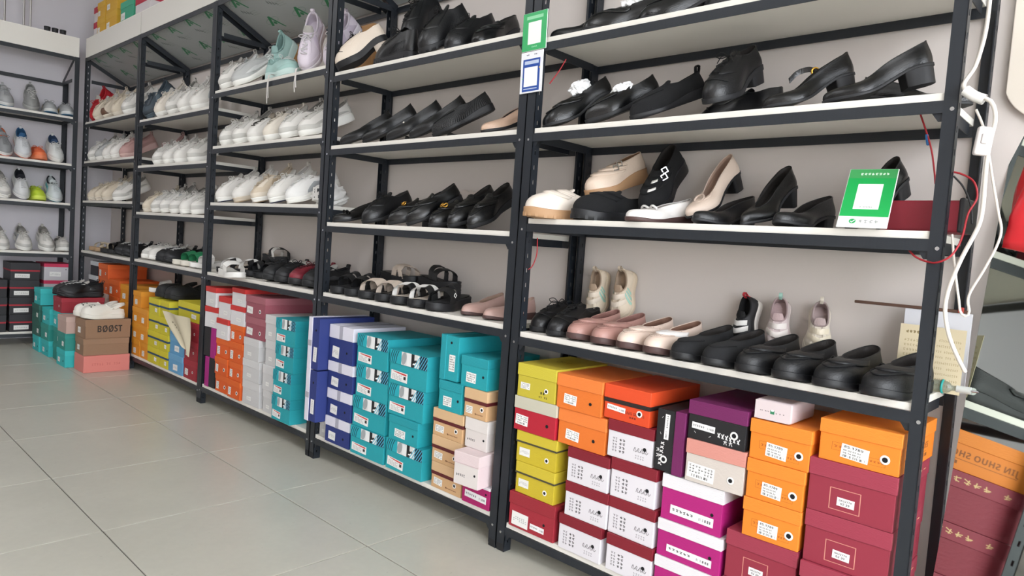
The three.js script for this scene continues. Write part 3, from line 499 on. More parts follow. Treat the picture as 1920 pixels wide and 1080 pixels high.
// ------------------------------------------------------------------ putting shoes on the shelves
const shoesOut = [];
function shoe(k, shelf, x, z, yaw, pitch = 0, o = {}) { // x, z: where the toe tip stands; angles in degrees, pitch lifts the heel
  const s = sty[k], y = shelf.length === 2 ? LV[shelf[0]][+shelf[1] - 2] : o.y0;
  if (!proto.has(k)) proto.set(k, s.build());
  const g = proto.get(k).clone(); g.name = numbered(s.name); scene.add(g);
  const q = new THREE.Quaternion().setFromEuler(new THREE.Euler(rad(pitch), rad(yaw), rad(o.roll || 0), 'YXZ'));
  g.quaternion.copy(q); const sc = o.sc || 1; g.scale.setScalar(sc);
  if (!proto.get(k).userData.pts) { const P = []; proto.get(k).traverse(m => { if (m.isMesh) { const p = m.geometry.attributes.position; for (let i = 0; i < p.count; i++) P.push(new V3().fromBufferAttribute(p, i)); } }); proto.get(k).userData.pts = P; }
  let low = 9, deep = 9; const v = new V3(); for (const p of proto.get(k).userData.pts) { v.copy(p).applyQuaternion(q); if (v.y < low) low = v.y; if (v.z < deep) deep = v.z; }   // the shoe rests on its lowest point
  low *= sc; deep *= sc; const tip = new V3(0, .01, s.L * sc).applyQuaternion(q);
  g.position.set(x - tip.x, y + .0006 - low + (o.dy || 0), z - tip.z);
  if (shelf[0] !== 'L' && shelf.length === 2 && g.position.z + deep < -.34) g.position.z = -.34 - deep;   // stays in front of the wall
  g.userData = {};
  shoesOut.push({ g, desc: (o.desc || s.desc) + (o.lying ? (o.lyingText || ' lying flat behind') : ''), shelf, x: shelf[0] === 'L' ? -z : x, cat: s.name });
  return g;
}
const rackName = { A: 'corner rack', B: 'yellow-box rack', C: 'white-sneaker rack', D: 'loafer rack', E: 'nearest rack', L: 'end-wall rack' };
const shelfName = { 2: 'top shelf', 3: 'second shelf', 4: 'third shelf', 5: 'fourth shelf' };
const ORD = ['first', 'second', 'third', 'fourth', 'fifth', 'sixth', 'seventh', 'eighth', 'ninth', 'tenth', 'eleventh', 'twelfth'];
function labelShoes() {
  const by = new Map();
  for (const s of shoesOut) { const k = s.desc + s.shelf; if (!by.has(k)) by.set(k, []); by.get(k).push(s); }
  for (const list of by.values()) {
    list.sort((a, b) => a.x - b.x);
    list.forEach((s, i) => {
      const where = s.where || `${rackName[s.shelf[0]]} ${shelfName[s.shelf[1]]}`;
      const ord = list.length > 1 ? `, ${ORD[i]} from left` : '';
      s.g.userData = { label: `${s.desc}${ord}, ${where}`, category: s.cat, group: `shoes on the ${where}` };
    });
  }
}
// E3: black heels and loafers, leaning on their mates
shoe('loaferHeel', 'E3', .031, -.022, -34, 24); shoe('loaferTissue', 'E3', .205, -.022, -37, 25); shoe('slip', 'E3', .375, -.022, -30, 24);
shoe('oxfordHeel', 'E3', .622, -.025, -8, 26, { dy: .028 }); shoe('mj', 'E3', .786, -.022, -43, 17); shoe('pump', 'E3', .936, -.022, -60, 15);
shoe('oxfordHeel', 'E3', .48, -.235, -90, 0, { lying: true }); shoe('pump', 'E3', 1.216, -.2, 88, 0, { lying: true, lyingText: ' lying under its mate' });
// E4
shoe('velcroW', 'E4', .034, .05, -30, 0); shoe('velcroB', 'E4', .196, .0, -24, 0); shoe('strapC', 'E4', .172, -.125, -16, 20, { dy: .078 }); shoe('strapB', 'E4', .372, -.185, -2, 46, { dy: .02 });
shoe('bowflat', 'E4', .412, .012, -17, 3); shoe('pumpRing', 'E4', .535, -.14, -14, 30, { dy: .02 }); shoe('pumpLow', 'E4', .612, -.022, -13, 0); shoe('pumpPoint', 'E4', .748, -.035, -10, 20); shoe('pumpLow', 'E4', .85, -.012, -10, 0); shoe('pump', 'E4', 1.0, -.10, -17, 30);
// E5
shoe('laceflat', 'E5', .03, -.04, 2, 2); shoe('laceflat', 'E5', .128, -.012, 0, 2); shoe('rose', 'E5', .226, .004, 0, 0); shoe('rose', 'E5', .324, .006, -1, 0); shoe('cream', 'E5', .42, .006, -3, 0); shoe('creamT', 'E5', .515, .008, -5, 0);
shoe('comfortP', 'E5', .611, .018, -7, 0); shoe('comfortP', 'E5', .711, .024, -7, 0); shoe('comfortB', 'E5', .81, .026, -7, 0); shoe('comfortB', 'E5', .911, .03, -7, 0); shoe('comfortK', 'E5', 1.017, .038, -7, 0); shoe('comfortK', 'E5', 1.124, .038, -9, 0);
shoe('sn_kidB', 'E5', .098, -.33, 0, 80, { dy: .05, sc: .86 }); shoe('sn_kidB', 'E5', .21, -.33, -2, 80, { dy: .05, sc: .9 });
shoe('sn_kidK', 'E5', .665, -.33, -14, 72, { dy: .022, sc: .8 }); shoe('sn_kidP', 'E5', .775, -.33, 16, 68, { dy: .022, sc: .84 }); shoe('sn_kidC', 'E5', .895, -.33, 22, 66, { dy: .022, sc: .84 });
// E2: only the soles and toes show at the top edge
shoe('pumpLow', 'E2', .02, -.03, -52, 6, { desc: 'black pump with low heel' }); shoe('loaferHeel', 'E2', .15, -.04, -62, 4); shoe('loaferHeelPlain', 'E2', .36, -.04, -60, 6); shoe('oxfordHeel', 'E2', .58, -.05, -58, 4); shoe('loaferPlain', 'E2', .80, -.05, -55, 6);
// D2
shoe('oxfordCream', 'D2', -1.215, -.0, -42, 30); shoe('boot', 'D2', -.872, -.105, 0, 38, { dy: .095 }); shoe('boot', 'D2', -.655, -.022, -20, 31); shoe('oxfordHeel', 'D2', -.50, -.022, -6, 22); shoe('loaferHeelPlain', 'D2', -.355, -.03, 4, 18);
shoe('boot', 'D2', -.995, -.055, -90, 0, { lying: true, lyingText: ' lying flat in front' });
// D3
shoe('pointFlat', 'D3', -1.196, -.022, -27, 27); shoe('pointFlat', 'D3', -1.02, -.022, -34, 30); shoe('pointPearl', 'D3', -.845, -.022, -34, 30); shoe('pointFlat', 'D3', -.69, -.022, -36, 31); shoe('woven', 'D3', -.545, -.022, -38, 30); shoe('balletShimmer', 'D3', -.272, -.022, -12, 20);
shoe('pointFlat', 'D3', -.80, -.289, 90, 0, { lying: true }); shoe('pointPearl', 'D3', -.50, -.289, 90, 0, { lying: true });
// D4
shoe('ballet', 'D4', -1.222, -.022, -11, 14); shoe('laceflat', 'D4', -.985, -.022, -6, 21); shoe('loaferGold', 'D4', -.80, -.022, -20, 20); shoe('loafer', 'D4', -.674, -.022, -18, 29); shoe('loaferGold', 'D4', -.532, -.022, -2, 17, { desc: 'black loafer with small gold trim' }); shoe('loafer', 'D4', -.418, -.022, 0, 27); shoe('loafer', 'D4', -.305, -.022, 2, 29);
shoe('loafer', 'D4', -.62, -.289, 90, 0, { lying: true });
// D5
shoe('sanB', 'D5', -1.16, -.0, 14, 3); shoe('sanB', 'D5', -1.045, .0, 14, 3); shoe('sanC', 'D5', -.93, .005, 14, 3); shoe('sanC', 'D5', -.815, .0, 14, 3); shoe('sanW', 'D5', -.70, .005, 14, 3); shoe('sanW', 'D5', -.585, .005, 14, 3); shoe('sanK', 'D5', -.47, .005, 14, 3);
for (const [k, x, n] of [['sanC', -.85, 'cream-strap sandal lying across the row'], ['sanB', -.575, 'black strappy sandal lying across the row']]) shoe(k, 'D5', x, -.228, 86, 0, { dy: .07, desc: n });
shoe('pumpBlush', 'D5', -.325, -.035, 8, 0); shoe('pumpBlush', 'D5', -.20, -.025, -4, 0);
// C2
shoe('sn_w', 'C2', -2.45, -.022, -10, 38); shoe('sn_gr', 'C2', -2.29, -.022, -14, 36, { desc: 'white mesh sneaker' }); shoe('sn_mint', 'C2', -2.08, -.15, 10, 68); shoe('sn_mint', 'C2', -1.70, -.06, 88, 0, { desc: 'mint sneaker lying flat' }); shoe('sn_lil', 'C2', -1.575, -.05, 36, 66); shoe('sn_lil', 'C2', -1.40, -.08, 12, 58);
// C3
const c3 = [['w', -2.42, 6, 29], ['w', -2.255, 4, 31], ['wb', -2.08, 6, 27], ['wk', -1.9, 0, 29], ['w', -1.73, -4, 31], ['w', -1.55, -12, 27]];
for (const [k, x, a, p] of c3) shoe('sn_' + k, 'C3', x, -.022, a, p, k === 'wk' ? { desc: 'white sneaker with brown side patch' } : {});
// C4
const c4 = [['wn', -2.44, 2, 27], ['wt', -2.225, 2, 29], ['tan', -2.0, 4, 30], ['wn', -1.815, 0, 30], ['wo', -1.64, -8, 26]];
for (const [k, x, a, p] of c4) shoe('sn_' + k, 'C4', x, -.022, a, p);
// C5
shoe('sanW', 'C5', -2.43, -.03, 10, 3); shoe('sanW', 'C5', -2.305, -.08, 8, 4); shoe('slideW', 'C5', -1.98, .05, 84, 0); shoe('sanB', 'C5', -2.18, -.07, 8, 4); shoe('sanB', 'C5', -2.055, -.07, 8, 4); shoe('sn_bks', 'C5', -1.85, -.022, 14, 0); shoe('sn_bks', 'C5', -1.72, -.022, 14, 0); shoe('sn_bur', 'C5', -1.58, -.022, 14, 0); shoe('sn_bks', 'C5', -1.45, -.022, 12, 0);
shoe('sanW', 'C5', -2.08, -.262, 86, 0, { dy: .085, desc: 'black and white sandal lying across the row' });
// B
for (const [k, x, a, p] of [['nv', -3.60, 6, 52], ['wk', -3.42, 4, 42], ['w', -3.23, 6, 40], ['wr', -3.04, 8, 38], ['ws', -2.85, 8, 34]]) shoe('sn_' + k, 'B2', x, -.022, a, p);
for (const [k, x, a, p] of [['pk', -3.60, 4, 38], ['w', -3.45, 12, 27], ['wg', -3.27, 12, 27], ['ws', -3.09, 12, 25], ['w', -2.88, 12, 24]]) shoe('sn_' + k, 'B3', x, k === 'pk' ? -.09 : -.022, a, p);
for (const [k, x, a, p] of [['bg', -3.61, 10, 22], ['w', -3.45, 10, 24], ['wz', -3.29, 10, 26], ['w', -3.13, 10, 22], ['wbk', -2.97, 10, 21], ['w', -2.80, 10, 20]]) shoe('sn_' + k, 'B4', x, -.022, a, p, k === 'bg' ? { desc: 'off-white chunky sneaker' } : {});
shoe('sn_w', 'B5', -3.62, -.02, 14, 0); shoe('sn_wbk', 'B5', -3.49, -.02, 14, 0); shoe('sn_bkr', 'B5', -3.35, -.02, 14, 0); shoe('sn_bkr', 'B5', -3.22, -.02, 14, 0); shoe('slideG', 'B5', -3.06, -.02, 14, 0); shoe('slideG', 'B5', -2.93, -.02, 14, 0); shoe('slideW', 'B5', -2.79, -.02, 14, 0);
// A
for (const [k, x, a, p] of [['red', -4.90, 20, 60], ['bg', -4.74, 8, 42], ['bgk', -4.53, 8, 42], ['bg', -4.30, 6, 40], ['w', -4.08, 8, 38]]) shoe('sn_' + k, 'A2', x, k === 'red' ? -.06 : -.022, a, p);
for (const [k, x, a, p] of [['wz', -4.86, 8, 34], ['gr', -4.68, 8, 32], ['wbk', -4.50, 8, 32], ['wbk', -4.32, 8, 31], ['pk', -4.12, 10, 27]]) shoe('sn_' + k, 'A3', x, -.022, a, p);
for (const [k, x, a, p] of [['bg', -4.86, 8, 22], ['bg', -4.68, 8, 26], ['bg', -4.50, 8, 28], ['w', -4.24, 10, 26]]) shoe('sn_' + k, 'A4', x, -.022, a, p, k === 'bg' ? { desc: 'ivory chunky sneaker' } : {});
shoe('sanT', 'A5', -4.84, -.03, 14, 0); shoe('sanT', 'A5', -4.70, -.03, 14, 0); shoe('sanB', 'A5', -4.55, -.03, 14, 0); shoe('sanB', 'A5', -4.41, -.03, 14, 0); shoe('sn_bkr', 'A5', -4.22, -.03, 14, 0, { desc: 'black running shoe' }); shoe('sn_bkr', 'A5', -4.06, -.03, 14, 0, { desc: 'black running shoe' });
// L: end wall, toes to +x
const Lr = (k, sh, z, x, a, p, o) => shoe(k, sh, -5.05 + x, z, a, p, o);
Lr('sn_ggy', 'L2', .345, -.02, 84, 32); Lr('sn_byl', 'L2', .215, -.02, 84, 0); Lr('sn_byl', 'L2', .09, -.02, 88, 0); Lr('sn_byl', 'L2', .51, -.02, 88, 22); Lr('sn_ggy', 'L2', .68, -.02, 90, 26);
Lr('sn_gy', 'L3', .51, -.02, 92, 32); Lr('sn_wbl', 'L3', .387, -.02, 90, 38); Lr('sn_wlm', 'L3', .16, -.02, 90, 32); Lr('sn_gy', 'L3', .67, -.02, 90, 30); Lr('sn_org', 'L3', .274, -.015, 90, 0, { desc: 'low orange running shoe' });
Lr('sn_wz', 'L4', .51, -.02, 92, 28); Lr('sn_wbc', 'L4', .387, -.02, 90, 36); Lr('sn_wtl', 'L4', .16, -.02, 90, 28); Lr('sn_wz', 'L4', .67, -.02, 90, 26); Lr('sn_lime', 'L4', .274, -.01, 90, 0, { desc: 'low lime yellow running shoe' });
Lr('sn_wz', 'L5', .51, -.02, 92, 22, { desc: 'all-white chunky sneaker' }); Lr('sn_wz', 'L5', .36, -.02, 90, 22, { desc: 'all-white chunky sneaker' }); Lr('sn_w', 'L5', .205, -.02, 90, 24); Lr('sn_w', 'L5', .085, -.02, 88, 0, { desc: 'flat white sneaker' }); Lr('sn_wz', 'L5', .67, -.02, 90, 22, { desc: 'all-white chunky sneaker' });
// ------------------------------------------------------------------ shoe boxes
function scribble(g, x, y, w, h, rows, col = '#333', lw = 2, dens = 7) { // unreadable small print, drawn as strokes
  g.strokeStyle = col; g.lineWidth = lw; const rh = h / rows;
  for (let r = 0; r < rows; r++) for (let i = 0; i < dens; i++) { if (rnd() < .12) continue; const cx = x + (i + .5) * w / dens, cy = y + (r + .5) * rh, s = Math.min(rh * .32, w / dens * .36); g.beginPath(); g.moveTo(cx - s, cy - s * rr(-.2, 1)); g.lineTo(cx + s, cy - s * rr(-.2, 1)); g.moveTo(cx + s * rr(-.5, .5), cy - s); g.lineTo(cx + s * rr(-.5, .5), cy + s); g.moveTo(cx - s * .7, cy + s * rr(.2, 1)); g.lineTo(cx + s * .8, cy + s * rr(.2, 1)); g.stroke(); }
}
const bars = (g, x, y, w, h) => { g.fillStyle = '#222'; for (let i = 0; i < w; i += 3) if (rnd() > .45) g.fillRect(x + i, y, rr(1, 2.6), h); };
const LBL = {
  rows: printMat(128, 96, (g, w, h) => { g.fillStyle = '#ecebe8'; g.fillRect(0, 0, w, h); scribble(g, 8, 8, 112, 80, 4, '#444', 3, 6); }),
  plain: printMat(128, 128, (g, w, h) => { g.fillStyle = '#e6e5e2'; g.fillRect(0, 0, w, h); scribble(g, 10, 40, 108, 50, 3, '#888', 2, 7); }),
  code: printMat(192, 160, (g, w, h) => { g.fillStyle = '#efeeea'; g.fillRect(0, 0, w, h); g.fillStyle = '#2c2c2e'; g.font = 'bold 38px sans-serif'; g.fillText('85.1789', 16, 42); g.font = 'bold 24px sans-serif'; g.fillText('06.02 07.01', 14, 78); g.fillText('98.18 08.22', 14, 110); bars(g, 12, 122, 168, 28); }),
  n39: printMat(128, 80, (g, w, h) => { g.fillStyle = '#eceae8'; g.fillRect(0, 0, w, h); g.fillStyle = '#3a3a3c'; g.font = 'bold 24px sans-serif'; g.fillText('0A22779', 14, 34); g.font = 'bold 28px sans-serif'; g.fillText('02 39', 26, 66); }),
  redhead: printMat(160, 128, (g, w, h) => { g.fillStyle = '#e9e8e6'; g.fillRect(0, 0, w, h); g.fillStyle = '#c8332c'; g.beginPath(); g.moveTo(10, 10); g.lineTo(150, 12); g.lineTo(150, 36); g.lineTo(40, 22); g.closePath(); g.fill(); scribble(g, 12, 42, 96, 74, 4, '#777', 2, 6); g.fillStyle = '#222'; g.fillRect(124, 46, 22, 44); }),
  strip: printMat(256, 56, (g, w, h) => { g.fillStyle = '#e9e8e8'; g.fillRect(0, 0, w, h); scribble(g, 10, 8, 130, 38, 1, '#444', 4, 6); bars(g, 170, 22, 74, 18); }),
  grid: printMat(192, 128, (g, w, h) => { g.fillStyle = '#f0efec'; g.fillRect(0, 0, w, h); scribble(g, 8, 8, 176, 78, 3, '#2c2c2c', 3, 8); bars(g, 30, 94, 130, 22); }),
};
const P = {
  tealLid: printMat(512, 128, (g, w, h) => {
    g.fillStyle = '#1ea7b4'; g.fillRect(0, 0, w, h); g.strokeStyle = '#0d2a3c'; g.lineWidth = 9;
    for (let i = 0; i < 4; i++) { g.beginPath(); g.moveTo(8 + i * 26, h); g.quadraticCurveTo(14 + i * 26, 50, 44 + i * 28, 0); g.stroke(); }
    g.fillStyle = '#d7d9d8'; g.fillRect(165, 0, 160, h); g.fillStyle = '#9fa3a5'; g.beginPath(); g.ellipse(200, 62, 34, 62, .2, 0, 7); g.fill(); g.fillStyle = '#e9eaea'; g.fillRect(238, 0, 60, h);
    g.fillStyle = '#17191c'; g.fillRect(300, 0, 40, h); g.fillStyle = '#d9d9d7'; g.fillRect(340, 0, 70, h); for (let i = 0; i < 9; i++) { g.fillStyle = i % 2 ? '#1a1c1f' : '#eeeeec'; g.beginPath(); g.ellipse(rr(305, 405), rr(15, 115), rr(8, 20), rr(8, 18), rr(0, 3), 0, 7); g.fill(); }
    g.fillStyle = '#0c1b2c'; g.fillRect(410, 0, 102, h); g.strokeStyle = '#4fb3d0'; g.lineWidth = 9; for (let i = -2; i < 6; i++) { g.beginPath(); g.moveTo(400 + i * 30, h); g.lineTo(480 + i * 30, 0); g.stroke(); }
  }),
  whiteFace: printMat(320, 176, (g, w, h) => {
    g.fillStyle = '#dbd7dc'; g.fillRect(0, 0, w, h); scribble(g, 28, 34, 40, 110, 5, '#6d686c', 3, 2); scribble(g, 78, 34, 50, 110, 4, '#3a3638', 4, 2); g.strokeStyle = '#4a4548'; g.lineWidth = 3;
    for (let i = 0; i < 4; i++) { const x = 190 + i * 26; g.beginPath(); g.moveTo(x, 100); g.bezierCurveTo(x + 4, 60, x + 16, 64, x + 10, 92); g.bezierCurveTo(x + 8, 104, x + 20, 104, x + 24, 84); g.stroke(); } scribble(g, 200, 118, 70, 34, 2, '#8a868a', 2, 4);
  }),
  blackFace: printMat(320, 128, (g, w, h) => { g.fillStyle = '#1b1a1d'; g.fillRect(0, 0, w, h); g.strokeStyle = '#e6e4e4'; g.lineWidth = 6; for (let i = 0; i < 6; i++) { const x = 170 + i * 22; g.beginPath(); g.moveTo(x, 66 + i * 3); g.lineTo(x + 12, 92 + i * 2); g.moveTo(x + 14, 64 + i * 2); g.lineTo(x + 2, 90 + i * 2); g.stroke(); } g.lineWidth = 4; for (let i = 0; i < 2; i++) { const x = 205 + i * 30; g.beginPath(); g.moveTo(x, 106); g.lineTo(x + 20, 104); g.moveTo(x + 10, 98); g.lineTo(x + 4, 122); g.moveTo(x + 10, 104); g.lineTo(x + 20, 122); g.stroke(); } g.lineWidth = 3; g.beginPath(); g.moveTo(34, 88); g.lineTo(44, 98); g.moveTo(120, 104); g.lineTo(132, 96); g.stroke(); }),
  orangeFace: printMat(320, 160, (g, w, h) => { g.fillStyle = '#e58124'; g.fillRect(0, 0, w, h); g.strokeStyle = '#b05d16'; g.lineWidth = 2; g.strokeRect(50, 40, 70, 50); g.strokeRect(200, 86, 70, 44); scribble(g, 56, 50, 60, 28, 1, '#a6500f', 3, 3); scribble(g, 206, 92, 60, 30, 1, '#a6500f', 3, 4); }),
  orangeSide: printMat(512, 128, (g, w, h) => { g.fillStyle = '#e58124'; g.fillRect(0, 0, w, h); g.fillStyle = '#8a4a14'; g.font = 'bold 46px sans-serif'; g.fillText('JIN SHUO SHOES', 60, 60); g.fillRect(60, 74, 330, 3); g.fillRect(370, 86, 34, 18); g.fillRect(330, 86, 30, 18); }),
  redOrangeFace: printMat(320, 128, (g, w, h) => { g.fillStyle = '#d9481f'; g.fillRect(0, 0, w, h); g.fillStyle = '#7c2410'; g.font = 'bold 26px sans-serif'; g.fillText('JIJIANG SHOES', 110, 78); g.fillRect(185, 90, 12, 12); g.fillRect(202, 90, 12, 12); g.fillRect(219, 90, 12, 12); }),
  redFace: printMat(320, 192, (g, w, h) => { g.fillStyle = '#8d2a3c'; g.fillRect(0, 0, w, h); g.strokeStyle = '#d9a088'; g.lineWidth = 3; g.strokeRect(84, 40, 116, 120); }),
  redSide: printMat(512, 96, (g, w, h) => { g.fillStyle = '#933143'; g.fillRect(0, 0, w, h); scribble(g, 60, 20, 330, 56, 1, '#e0bd86', 6, 7); g.fillStyle = '#e0bd86'; g.fillRect(410, 46, 40, 5); }),
  boost: printMat(512, 176, (g, w, h) => { g.fillStyle = '#8f6f56'; g.fillRect(0, 0, w, h); g.fillStyle = '#2a211c'; g.font = 'bold 92px sans-serif'; g.textAlign = 'center'; g.fillText('BØØST', 270, 118); }),
  pinkSide: printMat(512, 128, (g, w, h) => { g.fillStyle = '#d67f76'; g.fillRect(0, 0, w, h); scribble(g, 80, 50, 330, 36, 1, '#c46a62', 4, 12); }),
  yellowFace: printMat(320, 128, (g, w, h) => { g.fillStyle = '#c2b238'; g.fillRect(0, 0, w, h); scribble(g, 170, 96, 90, 24, 1, '#3a3512', 3, 6); g.fillStyle = '#3a3512'; g.fillRect(200, 74, 12, 16); g.fillRect(222, 74, 12, 16); }),
  yellowLid: printMat(512, 256, (g, w, h) => { g.fillStyle = '#c2b238'; g.fillRect(0, 0, w, h); scribble(g, 150, 90, 220, 60, 1, '#8f7f14', 5, 5); }),
  tanFace: printMat(256, 128, (g, w, h) => { g.fillStyle = '#cfa67a'; g.fillRect(0, 0, w, h); scribble(g, 140, 88, 80, 22, 1, '#6e4526', 3, 7); g.fillStyle = '#6e4526'; g.beginPath(); g.ellipse(132, 98, 8, 6, .6, 0, 7); g.fill(); }),
  ivoryFace: printMat(256, 128, (g, w, h) => { g.fillStyle = '#d8d0cc'; g.fillRect(0, 0, w, h); scribble(g, 20, 50, 100, 40, 1, '#444', 4, 5); }),
  paleFace: printMat(256, 160, (g, w, h) => { g.fillStyle = '#d3c4c6'; g.fillRect(0, 0, w, h); scribble(g, 36, 76, 70, 18, 1, '#6a5f60', 3, 6); scribble(g, 150, 82, 64, 18, 1, '#6a5f60', 3, 5); g.fillStyle = '#2e7a55'; g.fillRect(112, 70, 30, 34); g.fillStyle = '#f2efee'; g.beginPath(); g.ellipse(127, 74, 12, 8, 0, 0, 7); g.fill(); }),
};
const card = (c, r = .6) => M(c, r, { bumpMap: paperBump, bumpScale: .0006 });
const holeShadeM = M('#0b0b10', .9), ringM = M('#e9e7e4', .5);  // near-black disc colour paints the shade inside the finger holes
